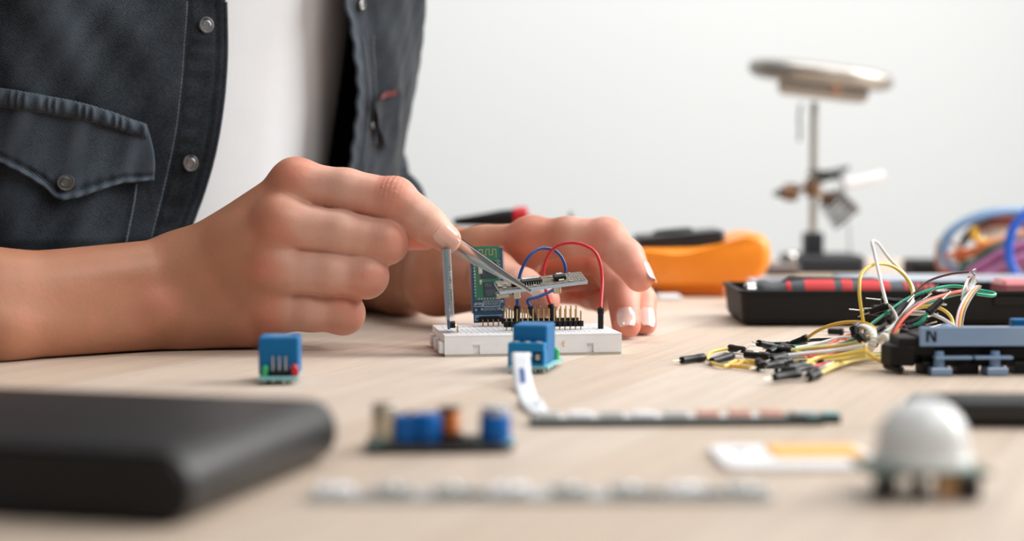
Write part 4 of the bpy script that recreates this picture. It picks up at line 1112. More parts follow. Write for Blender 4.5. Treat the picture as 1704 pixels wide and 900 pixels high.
# tall loops above the bundle
jumper('white jumper wire rising in the tallest pointed loop', M_ww, [K(1475, 505, 780), K(1466, 470, 784), K(1456, 425, 790), K(1451, 403, 792), K(1460, 404, 795), K(1480, 430, 800), K(1508, 460, 805), K(1520, 485, 803), K(1512, 508, 795), K(1490, 530, 790), K(1462, 552, 785)], None, K(1440, 562, 775))
jumper('yellow jumper wire standing in a tall round loop', M_wy, [K(1440, 552, 782), K(1434, 520, 780), K(1430, 485, 780), K(1434, 455, 784), K(1455, 440, 790), K(1480, 441, 796), K(1502, 455, 800), K(1516, 478, 803), K(1517, 500, 800), K(1496, 522, 794), K(1470, 548, 786)], None, K(1455, 574, 776))
jumper('amber jumper wire arching left over the bundle to its own plug on the table', M_wo, [K(1343, 562, 800), K(1365, 548, 795), K(1395, 538, 788), K(1430, 536, 780), K(1452, 544, 774), K(1456, 560, 768), K(1446, 576, 764)], K(1318, 572, 806), None)
jumper('amber jumper wire running down to a black plug in front of the black bracket', M_wo, [K(1432, 560, 762), K(1440, 580, 752), K(1455, 595, 742), K(1475, 607, 732)], None, K(1500, 620, 722))
# green
jumper('green jumper wire in the upper arc towards the right', M_wg, [K(1448, 541, 786), K(1475, 520, 790), K(1510, 497, 795), K(1545, 483, 800), K(1580, 476, 805), K(1608, 478, 806), K(1636, 484, 806), K(1655, 488, 803), K(1650, 492, 800), K(1625, 489, 798)], None, None)
jumper('green jumper wire below the upper arc with its plug raised', M_wg, [K(1500, 549, 778), K(1530, 537, 776), K(1545, 520, 778)], None, K(1566, 500, 780))
jumper('green jumper wire running straight through the middle of the bundle', M_wg, [K(1480, 512, 795), K(1520, 512, 797), K(1555, 500, 799), K(1590, 490, 801), K(1620, 486, 803)], K(1452, 513, 792), None)
jumper('green jumper wire lying at the back left of the bundle', M_wg, [T2(1285, 576, 4), T2(1325, 576, 4), T2(1365, 577, 4), T2(1400, 572, 6), K(1432, 560, 778)], T2(1258, 570, 7), None)
# yellow on the right
jumper('yellow jumper wire bowing right above the black bracket', M_wy, [K(1515, 516, 792), K(1540, 510, 790), K(1565, 513, 788), K(1582, 527, 785), K(1587, 545, 780)], K(1490, 518, 796), None)
jumper('white jumper wire bowing right beside the yellow one', M_ww, [K(1520, 519, 785), K(1545, 521, 783), K(1570, 531, 780), K(1594, 548, 776)], None, None)
jumper('pale yellow jumper wire ending in a plug at the left of the bracket', M_wy2, [K(1440, 560, 770), K(1465, 556, 768), K(1500, 552, 766)], None, K(1524, 556, 762))
# row of plugs on the right, pins pointing right
for lab, y0, y1, d, mt, x0 in (('black plug wire uppermost on the right of the bundle', 524, 500, 790, M_ww, 1500), ('black plug wire with the pin over the bracket corner', 540, 528, 782, M_wcr, 1508), ('black plug wire just below the middle right', 548, 540, 776, M_wgr, 1505), ('lowest black plug wire beside the bracket', 556, 546, 770, M_wk, 1512)):
    jumper(lab, mt, [K(1440, 566, d - 6), K(1470, 554, d - 3), K(x0, y0, d)], None, K(x0 + 34, y1, d + 2))
jumper('black jumper wire sloping up left of the white loops', M_wk, [K(1440, 560, 776), K(1455, 552, 780), K(1478, 535, 786)], None, K(1510, 502, 792))
jumper('dark thin wire curving up to the clear lamp', M_wbr, [K(1508, 512, 792), K(1520, 490, 796), K(1545, 468, 799), K(1580, 456, 800), K(1612, 452, 800)], None, None, r=.55)
jumper('grey jumper wire crossing steeply up the middle of the bundle', M_wgr, [K(1448, 572, 768), K(1478, 558, 772), K(1492, 535, 778), K(1486, 516, 784), K(1478, 508, 788)], None, K(1462, 514, 790))
jumper('white jumper wire sweeping steeply through the bundle', M_ww, [K(1430, 575, 764), K(1465, 558, 768), K(1490, 538, 774), K(1505, 520, 780), K(1520, 500, 786)], None, None)
jumper('brown and white jumper wire climbing beside the sweep', M_wbr, [K(1480, 572, 762), K(1488, 548, 766), K(1505, 522, 772), K(1530, 503, 780), K(1570, 492, 790), K(1610, 486, 798)], None, None)
jumper('orange jumper wire climbing right towards the clear lamp', M_wor, [K(1483, 572, 760), K(1492, 546, 764), K(1512, 522, 770), K(1540, 502, 779), K(1580, 488, 790), K(1622, 480, 799)], None, None, r=.7)
# fan of wires to the left, lying on the table
fan = [
 ('white jumper wire topmost in the left fan', M_ww, [(1447, 560, 9), (1400, 562, 7), (1360, 572, 4.5), (1318, 580, 3)], (1290, 572), 3.5),
 ('white jumper wire under the topmost one in the left fan', M_ww, [(1446, 562, 8), (1395, 572, 5), (1355, 582, 3), (1318, 588, 2)], (1240, 577), 3),
 ('orange red jumper wire upper in the left fan', M_wor, [(1440, 556, 9), (1405, 560, 7), (1370, 578, 4), (1330, 586, 2)], (1236, 586), 2),
 ('orange red jumper wire lower in the left fan', M_wor, [(1442, 560, 8), (1408, 566, 6), (1376, 582, 4), (1335, 594, 2)], (1268, 594), 2.5),
 ('crimson jumper wire bending through the left fan', M_wcr, [(1440, 576, 6), (1400, 584, 4), (1360, 594, 2.5), (1320, 595, 2)], (1300, 583), 2),
 ('dark grey jumper wire along the back of the left fan', M_wk, [(1440, 558, 8), (1390, 564, 6), (1350, 566, 5), (1322, 574, 3)], (1262, 575), 3),
 ('pale yellow jumper wire with a plug pointing left at the top', M_wy2, [(1440, 572, 6), (1395, 586, 3.5), (1340, 588, 3), (1300, 579, 3.5)], (1272, 588), 3.5),
 ('pale yellow jumper wire in the middle of the left fan', M_wy2, [(1440, 580, 5), (1400, 590, 3), (1350, 599, 2), (1315, 600, 2)], (1288, 606), 2),
 ('yellow jumper wire running low in the left fan', M_wy2, [(1474, 590, 2), (1430, 593, 2), (1390, 606, 1.5), (1358, 617, 1.2)], (1340, 626), 1.6),
 ('yellow jumper wire lowest in the left fan', M_wy2, [(1474, 596, 1.4), (1430, 598, 1.4), (1395, 608, 1.2), (1362, 622, 1.2)], (1346, 630), 1.6),
 ('white jumper wire ending in the foremost plug of the fan', M_ww, [(1452, 582, 4), (1405, 592, 3), (1365, 598, 2.5), (1325, 616, 1.5)], (1300, 618), 1.6),
 ('white jumper wire ending in a crooked plug at the front', M_ww, [(1450, 584, 3), (1415, 594, 2), (1380, 606, 1.5), (1360, 618, 1.3)], (1352, 634), 1.5),
 ('crimson jumper wire thin below the white ones', M_wcr, [(1450, 580, 3), (1420, 588, 2), (1390, 600, 1.5), (1345, 612, 1.3)], (1312, 606), 1.4),
 ('green jumper wire lowest at the right of the bundle', M_wg, [(1478, 588, 2), (1450, 590, 2), (1410, 594, 2), (1370, 604, 1.4)], (1330, 606), 1.4),
 ('grey jumper wire ending behind the crooked plug', M_wgr, [(1440, 576, 5), (1400, 580, 4), (1370, 584, 3), (1352, 590, 2.5)], (1330, 590), 2.5),
]
for lab, mt, pts, e, ez in fan:
    pp = [T2(x, y, z + .8) for x, y, z in pts]
    jumper(lab, mt, pp, None, T2(e[0], e[1], ez))
for k, (lab, mt, y0, y1, x1, y2, px_, py_) in enumerate((
  ('pale yellow jumper wire second from the top of the fan', M_wy2, 568, 578, 1316, 583, 1285, 581),
  ('white jumper wire just above the middle of the fan', M_ww, 574, 586, 1306, 592, 1278, 600),
  ('yellow jumper wire just under the middle of the fan', M_wy, 584, 596, 1338, 607, 1310, 613),
  ('orange red jumper wire in the lower half of the fan', M_wor, 570, 588, 1326, 601, 1296, 596),
  ('white jumper wire nearest the amber loop of the fan', M_ww, 564, 572, 1342, 577, 1306, 570),
  ('pale yellow jumper wire thickest at the foot of the fan', M_wy2, 592, 602, 1350, 611, 1322, 618))):
    z_ = 6 - k * .7
    jumper(lab, mt, [T2(1442, y0, z_ + 4), T2(1395, (y0 + y1) / 2 + 2, z_ + 1), T2(1360, y1, z_), T2(x1, y2, max(2.2, z_ - 1.5))], None, T2(px_, py_, max(1.8, z_ - 2)), r=.9)
# loose ends far left
jumper('yellow jumper wire curling round at the far left of the fan', M_wy, [T2(1262, 606, 1.6), T2(1225, 601, 1.6), T2(1205, 609, 1.6), T2(1180, 600, 1.6), T2(1183, 586, 3), T2(1215, 579, 4)], T2(1290, 625, 1.8), T2(1238, 582, 4))
jumper('amber jumper wire looping low at the left of the fan', M_wo, [T2(1262, 602, 3), T2(1240, 600, 2), T2(1228, 606, 1.4), T2(1215, 608, 1.3), T2(1250, 612, 1.3), T2(1290, 608, 1.3)], T2(1296, 624, 3), T2(1325, 600, 1.6))
def loose_plug(lab, a, b):
    t = thing('jumper_wire', lab, 'wire', b)
    plug(t, a, b, r=1.65, pin=True, pinlen=7); m = MB(); d = nrm(b - a); m.tube(catmull([b, b + d * 3, b + d * 8 + V3(0, 3, .2), b + d * 22 + V3(0, 9, .5)], 6), .5, 8); mk('insulation', m, M_wgr, t)
loose_plug('jumper wire whose black plug lies farthest left of the bundle', T2(1134, 602, 1.3), T2(1171, 597, 1.3))
loose_plug('jumper wire whose slanting black plug lies second from the left', T2(1184, 604, 1.3), T2(1218, 592, 2.6))
for k, (x0, y0, x1, y1, lab) in enumerate(((1262, 612, 1300, 606, 'short plug at the front left of the fan'), (1288, 628, 1330, 622, 'plug lying at the very front of the fan'), (1240, 590, 1280, 594, 'plug half buried in the left of the fan'), (1382, 562, 1403, 548, 'plug lying behind the arching amber wire'))):
    if k == 3: loose_plug('jumper wire with its ' + lab, T2(1378, 551, 2.0), T2(1404, 552, 2.0))
    else: loose_plug('jumper wire with its ' + lab, T2(x0, y0, 1.8 + k), T2(x1, y1, 1.8 + k))
# more plugs massed behind the sweep
for k, (x, y, d, lab) in enumerate(((1490, 502, 800, 'behind the tall loops, pin left'), (1462, 520, 798, 'behind the yellow loop, pin left'), (1528, 508, 796, 'right of the tall loops'))):
    a, b = ((K(x - 24, y - 3, d), K(x + 14, y + 1, d)) if k < 2 else (K(x + 16, y - 18, d), K(x - 12, y + 10, d)))
    loose_plug('jumper wire plug ' + lab, a, b)
# twisted tie round the bundle
t = thing('cable_tie', 'white ridged tie wrapped round the wire bundle near its black beads', 'cable tie', K(1440, 590, 760))
M_tie = pm('white_tie', (226, 222, 214), .55, var=.12, scale=900)
pts = catmull([K(1428, 548, 772), K(1436, 543, 766), K(1448, 548, 760), K(1454, 562, 756), K(1450, 578, 756), K(1436, 590, 762)], 12)
m = MB(); m.tube(pts, 1.7 + .25 * np.sin(np.arange(len(pts)) * 1.6), 10, flat=.6); mk('band', m, M_tie, t)
m = MB(); m.tube(catmull([K(1462, 566, 758), K(1472, 560, 755), K(1480, 568, 753), K(1490, 575, 752)], 8), 1.9, 8); mk('knot', m, M_tie, t)
t = thing('jumper_wire', 'jumper wire whose two black beads hang over the front of the bundle', 'wire', K(1424, 556, 764))
plug(t, K(1440, 570, 758), K(1426, 556, 760), r=2.0); plug(t, K(1424, 560, 764), K(1421, 543, 766), r=2.0)
m = MB(); m.tube(catmull([K(1421, 543, 766), K(1428, 538, 770), K(1440, 548, 772), K(1436, 562, 764), K(1426, 556, 760)], 8), .7, 8); mk('insulation', m, M_wk, t)

# ------------------------------------------------------------------ clear lamp with thin coloured leads
M_glass = pm('clear_glass', (235, 238, 240), .05, trans=.9)
t = thing('clear_lamp', 'small clear lamp with thin rainbow leads running down behind the black bracket', 'lamp', K(1616, 470, 792))
m = MB(); m.tube([K(1604, 500, 786), K(1610, 482, 788), K(1618, 464, 790), K(1621, 460, 790)], [1.6, 2.4, 2.4, 1.2], 16); mk('bulb', m, M_glass, t)
m = MB(); m.tube(catmull([K(1617, 466, 790), K(1622, 458, 790), K(1618, 452, 790), K(1624, 448, 790)], 6), .5, 8); mk('contact', m, M_solder, t)
for k, (mt, dx) in enumerate(((M_ww, -3), (M_wor, 0), (M_wy, 3), (M_wbr, 6))):
    m = MB(); m.tube(catmull([K(1628 + dx * .6, 476, 789), K(1612 + dx, 492, 784), K(1598 + dx, 520, 776), K(1594 + dx, 555, 770), K(1600 + dx, 585, 764), K(1612 + dx, 596, 758)], 10), .62, 8); mk('lead', m, mt, t)

# ------------------------------------------------------------------ black bracket with painted blue-grey sky reflection
M_bg = pm('sky_reflection_plastic', (132, 160, 194), .3, coat=.3)  # dark plastic; the blue-grey puts its sky reflection into the colour
BFr = rotF(T(1545, 626), 2.0)
t = thing('servo_bracket', 'black plastic bracket with sky reflection painted on top plate and feet at the right edge', 'bracket', BFr.o)
m = MB(BFr)
m.prism([(-14, 7), (-5, 4), (-2, 12), (-2, 26), (-12, 26), (-16, 16)], 3.6, 12, bev=.5)
m.prism([(-11, 6), (4, 5), (4, 24), (-10, 26)], 8.0, 15.5, bev=.6)
m.box((34, 14, 15.6), (74, 19, 1.6), b=.3); m.box((34, 16, 8.2), (70, 13, 6.2), b=.8); m.box((30, 12, 4.4), (62, 10, 2.2), b=.4)
mk('bracket_body', m, M_blackm, t, smooth=False)
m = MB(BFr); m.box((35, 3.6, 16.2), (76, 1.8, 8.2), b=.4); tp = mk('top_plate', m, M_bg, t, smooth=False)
m = MB(BFr); m.prism([(0, 0), (1.0, 0), (1.0, 4.2), (3.0, 0), (4.2, 0), (4.2, 4.4), (3.3, 4.4), (3.3, 1.6), (1.6, 4.6), (0, 4.6)], 0, .2, F=Frame(BFr(V3(-.4, 2.65, 14.0)[None])[0], BFr.x, z=-BFr.y)); mk('black_mark', m, M_blackm, tp, smooth=False)
for x in (9.5, 46):
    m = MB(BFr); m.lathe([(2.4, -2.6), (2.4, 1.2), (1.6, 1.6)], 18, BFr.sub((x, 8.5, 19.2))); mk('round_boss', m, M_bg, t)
for x0, x1 in ((3.0, 18.5), (19.5, 35.5)):
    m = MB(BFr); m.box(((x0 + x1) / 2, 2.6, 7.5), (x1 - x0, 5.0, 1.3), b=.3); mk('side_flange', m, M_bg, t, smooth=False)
for x in (3.5, 27, 60):
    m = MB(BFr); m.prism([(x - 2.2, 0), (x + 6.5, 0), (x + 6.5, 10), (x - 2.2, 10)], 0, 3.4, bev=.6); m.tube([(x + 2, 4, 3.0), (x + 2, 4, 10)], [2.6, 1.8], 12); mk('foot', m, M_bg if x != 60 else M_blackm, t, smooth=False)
for x in (-1, 14, 38):
    m = MB(BFr); m.prism([(x, 6), (x + 9, 6), (x + 9, 17), (x, 17)], 0, 5, bev=.6); mk('foot', m, M_blackm, t, smooth=False)
m = MB(); m.tube(catmull([K(1466 + 10, 588, 756), K(1500, 590, 740), K(1520, 600, 732), K(1540, 604, 730), K(1570, 606, 728)], 8), .6, 8); tag(mk('thin_wire', m, M_wbr), 'thin brown wire slipping under the black bracket from the bundle', 'wire')
a0 = BFr(V3(40.5, 14, 16.4)[None])[0]
m = MB(BFr); m.box((41.5, 13, 20.2), (6.4, 5, 5.0), b=.4)
tag(mk('blue_connector', m, M_relay, smooth=False), 'small blue connector block sitting on top of the black bracket', 'connector')

# ------------------------------------------------------------------ black tool tray with screwdriver and clear organiser behind
TFm = rotF(T(1236, 543), 0)
def tray(F, w, d, h, th, flare, name, mat, parent, rim=True):
    m = MB(F); b = 4.0
    def ring(x0, x1, y0, y1, r, z):
        out = []
        for cx, cy, a0 in ((x1 - r, y0 + r, -90), (x1 - r, y1 - r, 0), (x0 + r, y1 - r, 90), (x0 + r, y0 + r, 180)):
            for k in range(6): a = math.radians(a0 + 18 * k); out.append((cx + r * math.cos(a), cy + r * math.sin(a), z))
        return out
    f = flare
    rings = [ring(4, w - 4, 4, d - 4, 4, 0), ring(1, w - 1, 1, d - 1, 5, 1.5), ring(0, w, 0, d, 5, 4), ring(-f, w + f, -f, d + f, 5, h - 1.5), ring(-f - 1.2, w + f + 1.2, -f - 1.2, d + f + 1.2, 5, h - 1.4), ring(-f - 1.2, w + f + 1.2, -f - 1.2, d + f + 1.2, 5, h),
             ring(-f + th, w + f - th, -f + th, d + f - th, 4, h), ring(th, w - th, th, d - th, 4, 4), ring(th + 1, w - th - 1, th + 1, d - th - 1, 4, 2.2)]
    n = len(rings[0]); v = sum(rings, []); fc = []
    for r in range(len(rings) - 1):
        for i in range(n): j = (i + 1) % n; fc.append((r * n + i, r * n + j, r * n + n + j, r * n + n + i))
    fc.append(tuple(range(n - 1, -1, -1))); fc.append(tuple(range((len(rings) - 1) * n, len(rings) * n)))
    m.add(v, fc); return mk(name, m, mat, parent, smooth=False)
t = thing('tool_tray', 'long black plastic tray at the right holding a screwdriver, behind the jumper wires', 'tray', TFm.o)
tray(TFm, 176, 74, 19.5, 2.0, 1.2, 'tray_body', M_blackm, t)
m = MB(TFm); m.box((24, 1, 17.2), (13, 3.0, 3.6), b=.6); mk('latch', m, M_black, t, smooth=False)
m = MB(TFm); m.box((146, -1, 14), (20, 3.0, 5), b=.6); mk('latch', m, M_black, t, smooth=False)
M_dgrey = pm('dark_grey_rubber', (66, 70, 76), .5); M_red2 = pm('red_rubber', (208, 28, 34), .45)
z_ = 17.5; y_ = 22.0
t = thing('screwdriver', 'grey and red handled screwdriver lying along the front of the black tray', 'screwdriver', TFm(V3(20, y_, z_)[None])[0])
m = MB(TFm)
xs_ = [9, 12, 15, 19, 24, 30, 36, 60, 78, 84, 90, 100, 110]; rs_ = [5.2, 6.4, 6.5, 5.2, 5.0, 5.8, 6.4, 6.6, 6.2, 5.6, 5.0, 4.4, 3.8]
m.tube([(x, y_, z_) for x in xs_], rs_, 20); hd = mk('handle', m, M_dgrey, t)
for a, b in ((26.5, 29), (36.5, 53), (57, 63), (67, 84)):
    r1, r2 = np.interp([a, b], xs_, rs_); m = MB(TFm); m.tube([(a, y_, z_), ((a + b) / 2, y_, z_), (b, y_, z_)], [r1 + .15, np.interp((a + b) / 2, xs_, rs_) + .3, r2 + .15], 20); mk('red_grip', m, M_red2, hd)
for k in range(5):
    a = 92 + k * 3.6; m = MB(TFm); m.tube([(a, y_, z_), (a + 1.8, y_, z_)], np.interp(a, xs_, rs_) + .3, 20); mk('red_grip', m, M_red2, hd)
m = MB(TFm); m.tube([(3.5, y_, z_), (5, y_, z_), (9.5, y_, z_)], [3.6, 5.6, 5.6], 20); mk('end_cap', m, M_steel, hd)
m = MB(TFm); m.cyl((110, y_, z_), (160, y_, z_ - 8), 2.0, 1.8, 12); mk('shaft', m, M_steel, t)
t = thing('screwdriver', 'black slim screwdriver lying behind the red and grey one in the tray', 'screwdriver', TFm(V3(30, 44, 17)[None])[0])
m = MB(TFm); m.tube([(28, 46, 19.5), (32, 46, 19.5), (80, 46, 19.5), (88, 46, 19.5)], [2.5, 4.8, 4.4, 2.5], 16); mk('handle', m, M_black, t)
m = MB(TFm); m.cyl((88, 46, 19.5), (150, 46, 10), 1.6, 1.6, 10); mk('shaft', m, M_steel, t)
M_clear = pm('cloudy_plastic', (206, 210, 218), .3, trans=.1, var=.04); M_clear2 = pm('cloudy_plastic_lid', (170, 178, 192), .25, trans=.1, var=.04)
OFr = rotF(T(1262, 497), 0)
OFr = rotF(V3(152, 1045, 0), 0)
t = thing('storage_box', 'low cloudy plastic organiser box lying behind the black tray', 'box', OFr.o)
tray(OFr, 210, 60, 16, 1.8, .8, 'box_base', M_clear, t)
m = MB(OFr); m.box((128, 30, 17.6), (150, 60, 2.2), b=.8); mk('lid', m, M_clear2, t, smooth=False)
for x in (45, 95, 150):
    m = MB(OFr); m.box((x, 30, 8), (1.5, 56, 12)); mk('divider', m, M_clear, t, smooth=False)
M_pinkp = pm('pink_plastic', (206, 120, 124), .4)
m = MB(); q = P(1700, 478, 985); m.box((q[0] + 8, q[1], q[2]), (30, 24, 12), b=2.5)
m = MB(TFm)
m.box((172 - 12, 48, 14.5), (18, 26, 16.5), b=2.5); tag(mk('pink_block', m, M_pinkp, smooth=False), 'blurred pink plastic block in the right end of the tray', 'block')

# ------------------------------------------------------------------ orange multimeter lying on its back
D1, D2 = 1150.0, 1236.0
M_orange = pm('orange_rubber', (244, 140, 20), .42, bump=.03)
M_face = pm('multimeter_face', (32, 33, 35), .4)
def side_profile(pts, d): return np.array([P(x, y, d) for x, y in pts])
t = thing('multimeter', 'orange multimeter with black face lying on its back behind the hand', 'multimeter', P(1160, 490, 1190) * V3(1, 1, 0))
def extr(pts, d1, d2, bev, mat, name, parent, F=None):
    base = side_profile(pts, (D1 + D2) / 2); c = base.mean(0)
    base[:, 1] = 0
    n = len(base); rings = []
    for y, g in ((d1, bev), (d1 + bev * .3, bev * .45), (d1 + bev, 0), (d2 - bev, 0), (d2 - bev * .3, bev * .45), (d2, bev)):
        cc = V3(c[0], 0, c[2]); dv = base - cc; ln = np.linalg.norm(dv, axis=1, keepdims=True)
        q = cc + dv * (1 - g / ln); q[:, 1] = y; rings.append(q)
    m = MB(); f = []
    for r in range(5):
        for i in range(n): j = (i + 1) % n; f.append((r * n + i, r * n + j, r * n + n + j, r * n + n + i))
    f.append(tuple(range(n - 1, -1, -1))); f.append(tuple(range(5 * n, 6 * n)))
    m.add(np.vstack(rings), f); return mk(name, m, mat, parent, ang=40)
body_o = [(900, 472), (880, 455), (876, 425), (884, 408), (960, 410), (1050, 409), (1100, 409), (1150, 408), (1185, 403), (1215, 393), (1240, 386), (1258, 388), (1267, 400), (1270, 418), (1268, 436), (1258, 452), (1240, 464), (1210, 471), (1100, 474)]
extr(body_o, D1, D2, 7, M_orange, 'rubber_holster', t)
fc = extr([(905, 412), (1000, 405), (1060, 400), (1060, 392), (1196, 381), (1200, 397), (1180, 407), (1150, 412), (1000, 415)], D1 + 12, D2 - 8, 3, M_face, 'black_face', t)
m = MB(); c = P(1120, 392, 1190); m.lathe([(14, -6), (14, 3), (12.5, 4.5), (1, 4.5)], 28, Frame(c, (1, 0, .1), (0, 1, 0))); mk('range_dial', m, M_blackm, fc)
q0, q1 = P(1090, 492, 1193), P(1198, 492, 1193)
m = MB(); m.box(((q0[0] + q1[0]) / 2, 1193, 5.0), (q1[0] - q0[0], 66, 9.6), b=1.5); mk('stand', m, M_orange, t, smooth=False)
m = MB(); m.box((q0[0] - 60, 1193, 5.0), (30, 66, 9.6), b=1.5); mk('stand', m, M_orange, t, smooth=False)
# test probes resting on the meter
def probe(lab, a, b, r, mt, collar):
    t = thing('test_probe', lab, 'test probe', a)
    ax = nrm(b - a); L_ = np.linalg.norm(b - a)
    m = MB(); m.tube([a + ax * L_ * u for u in (0, .06, .5, .8, 1)], [r * .35, r * .45, r * .75, r, r], 16); mk('probe_body', m, mt, t)
    m = MB(); m.tube([b, b + ax * 2, b + ax * 9], [r * 1.15, r * 1.25, r * 1.2], 16); mk('collar', m, collar, t)
    m = MB(); m.tube(catmull([b + ax * 8, b + ax * 22 + V3(0, 6, -8), b + ax * 30 + V3(0, 20, -26)], 6), 1.8, 10); mk('lead', m, mt, t)
M_redc = pm('red_collar', (204, 34, 44), .4)
probe('black test probe with a red collar sticking up behind the wrist', P(755, 369, 1185), P(856, 362, 1180), 5.8, M_blackm, M_redc)
t = thing('test_probe', 'thin grey probe tip poking up behind the left hand', 'test probe', P(950, 405, 1200))
m = MB(); m.tube([P(950, 352, 1200), P(950, 358, 1200), P(951, 378, 1200), P(952, 410, 1200)], [.8, 1.8, 2.0, 2.8], 12); mk('probe_tip', m, pm('grey_sleeve', (118, 128, 128), .5), t)

# ------------------------------------------------------------------ white parts bag beside the meter
m = MB(); m.box(tuple(T(1112, 497) + V3(0, 0, 1.4)), (16, 20, 2.8), b=1.0); tag(mk('paper_label', m, pm('white_paper', (228, 232, 236), .7), smooth=False), 'small white card lying on the table below the orange multimeter', 'card')

# ------------------------------------------------------------------ helping-hand magnifier
dM = 1440.0
G0 = P(1355, 452, dM) * V3(1, 1, 0)
t = thing('helping_hand_magnifier', 'helping-hand stand with round tilted magnifier, black base and clips, far back on the table', 'magnifier', G0)
M_navy = pm('cast_iron_base', (26, 30, 38), .55, bump=.06)
HM = Frame(G0)
m = MB(HM); m.box((6, 0, 7.5), (62, 62, 15), b=3); m.box((-18, -5, 4), (40, 44, 8), b=2); bs = mk('base', m, M_navy, t, smooth=False)
m = MB(HM); m.prism([(-9, -9), (6, -9), (6, 9), (-9, 9)], 12, 33, bev=1.5); mk('post_socket', m, M_navy, bs, smooth=False)
M_post = pm('nickel_post', (196, 192, 176), .3, .8)
zt = P(1352, 178, dM)[2]
m = MB(HM); m.cyl((-1.5, 0, 30), (-1.5, 0, zt + 4), 3.0, 3.0, 16); mk('post', m, M_post, t)
M_silver = pm('satin_silver_plastic', (176, 172, 166), .32, .55)
c = P(1366, 122, dM); rx = P(1488, 137, dM) - P(1247, 108, dM); R0 = np.linalg.norm(rx) / 2
MF = Frame(c, rx, (0, 1, .04))
m = MB(MF); prof = [(R0 - 15, -2), (R0 - 14, -7), (R0 - 8, -9), (R0 - 2, -6), (R0, -1), (R0 - 2, 4), (R0 - 9, 7), (R0 - 14, 4), (R0 - 15, -2)]
v, f = [], []; n = len(prof) - 1; sg = 48
for r, z in prof[:-1]:
    for k in range(sg): a = 2 * math.pi * k / sg; v.append((r * math.cos(a), r * math.sin(a), z))
for i in range(n):
    for k in range(sg): f.append((i * sg + k, i * sg + (k + 1) % sg, ((i + 1) % n) * sg + (k + 1) % sg, ((i + 1) % n) * sg + k))
m.add(v, f); mg = mk('lens_ring', m, M_silver, t, ang=None)
m = MB(MF); m.lathe([(R0 - 14.5, -1.2), (R0 * .6, -3.4), (1, -4.2)][::1], 48); m.lathe([(1, 3.0), (R0 * .6, 2.4), (R0 - 14.5, 1.0)], 48); mk('lens', m, M_glass, mg)
m = MB(MF); m.prism([(-38, -30), (36, -30), (30, 18), (-32, 18)], -21, -7, bev=4.0); hs_ = mk('lamp_housing', m, M_silver, t, ang=40)
m = MB(MF); m.lathe([(4.5, -2), (4.5, 0), (3, 1.5)], 20, Frame(MF(V3(9, -31, -12)[None])[0], (1, 0, 0), z=(0, -1, 0))); mk('switch_knob', m, pm('copper_knob', (206, 160, 134), .3, .7), hs_)
m = MB(); m.tube(catmull([P(1333, 172, dM), P(1330, 195, dM), P(1331, 215, dM), P(1330, 235, dM)], 6), 1.1, 8); mk('hanging_lead', m, M_dgrey, hs_)
M_bronze = pm('bronze_fitting', (150, 122, 100), .35, .8)
m = MB(); m.tube(catmull([P(1296, 322, dM), P(1315, 316, dM), P(1340, 314, dM - 5), P(1360, 322, dM - 6), P(1385, 334, dM)], 8), 2.4, 12)
ca = mk('cross_arm', m, M_bronze, t)
for x, y, r in ((1316, 320, 7.5), (1352, 312, 8), (1378, 330, 6)):
    m = MB(); m.lathe([(r * .7, -6), (r, -5), (r, 5), (r * .7, 6)], 16, Frame(P(x, y, dM - 3), (0, 0, 1), z=(1, -.4, .1))); mk('wing_nut', m, M_bronze, ca)
def clip(a, b, w, mt, name, par):
    ax = b - a; L_ = np.linalg.norm(ax); F = Frame(a, ax, (0, 1, 0)); m = MB(F)
    for s_ in (1, -1): m.add([(x, y * w, z * s_) for x in (0,) for y in (-1, 1) for z in (.6, 1.6)] + [(L_ * .45, y * w, z * s_) for y in (-1, 1) for z in (1.2, 4.2)] + [(L_, y * w * .5, z * s_) for y in (-1, 1) for z in (.2, 1.2)],
        [(0, 1, 3, 2), (0, 4, 5, 1), (2, 3, 7, 6), (1, 5, 7, 3), (0, 2, 6, 4), (4, 8, 9, 5), (6, 7, 11, 10), (5, 9, 11, 7), (4, 6, 10, 8), (8, 10, 11, 9)])
    return mk(name, m, mt, par, smooth=False)
clip(P(1312, 320, dM), P(1286, 323, dM), 4, M_black, 'alligator_clip', ca)
clip(P(1346, 305, dM), P(1412, 278, dM), 7, M_black, 'alligator_clip', ca)
clip(P(1346, 286, dM), P(1400, 298, dM), 8, M_blackm, 'alligator_clip', ca)
m = MB(); pts = []
a, b = P(1378, 326, dM), P(1412, 366, dM); ax = nrm(b - a); u = nrm(np.cross(ax, V3(0, 1, 0))); w = np.cross(ax, u)
for k in range(120): th = k / 120 * 2 * math.pi * 6; q = a + (b - a) * k / 120; pts.append(q + (u * math.cos(th) + w * math.sin(th)) * (10.0 + 3 * k / 120))
m.tube(pts, 1.4, 6); mk('iron_spring', m, pm('dark_spring_steel', (110, 104, 100), .35, .8), t)
m = MB(); m.tube([P(1404, 316, dM + 6), P(1413, 380, dM + 6), P(1416, 432, dM + 6)], [1.2, 1.2, 1.2], 8); m.tube(catmull([P(1400, 290, dM), P(1405, 305, dM + 3), P(1404, 318, dM + 6)], 5), 1.3, 8); mk('spring_support', m, pm('pale_rod', (206, 214, 220), .3, .5), t)
m = MB(); m.tube([P(1404, 307, dM + 4), P(1470, 292, dM + 8)], [4.5, 4.0], 12); mk('white_rod', m, M_white, t)
m = MB(); m.box(tuple(P(1300, 447, dM - 48) * V3(1, 1, 0) + V3(0, 0, 5)), (26, 26, 10), b=2); qn = mk('metal_part', m, pm('grey_brown_metal', (110, 100, 98), .4, .6), smooth=False); tag(qn, 'small grey-brown metal part lying in front of the magnifier base', 'metal part')
m = MB(); m.ball(tuple(P(1316, 428, dM - 40) ), 5.0); tag(mk('steel_ball', m, M_steel), 'shiny round metal stud left of the magnifier base', 'stud')

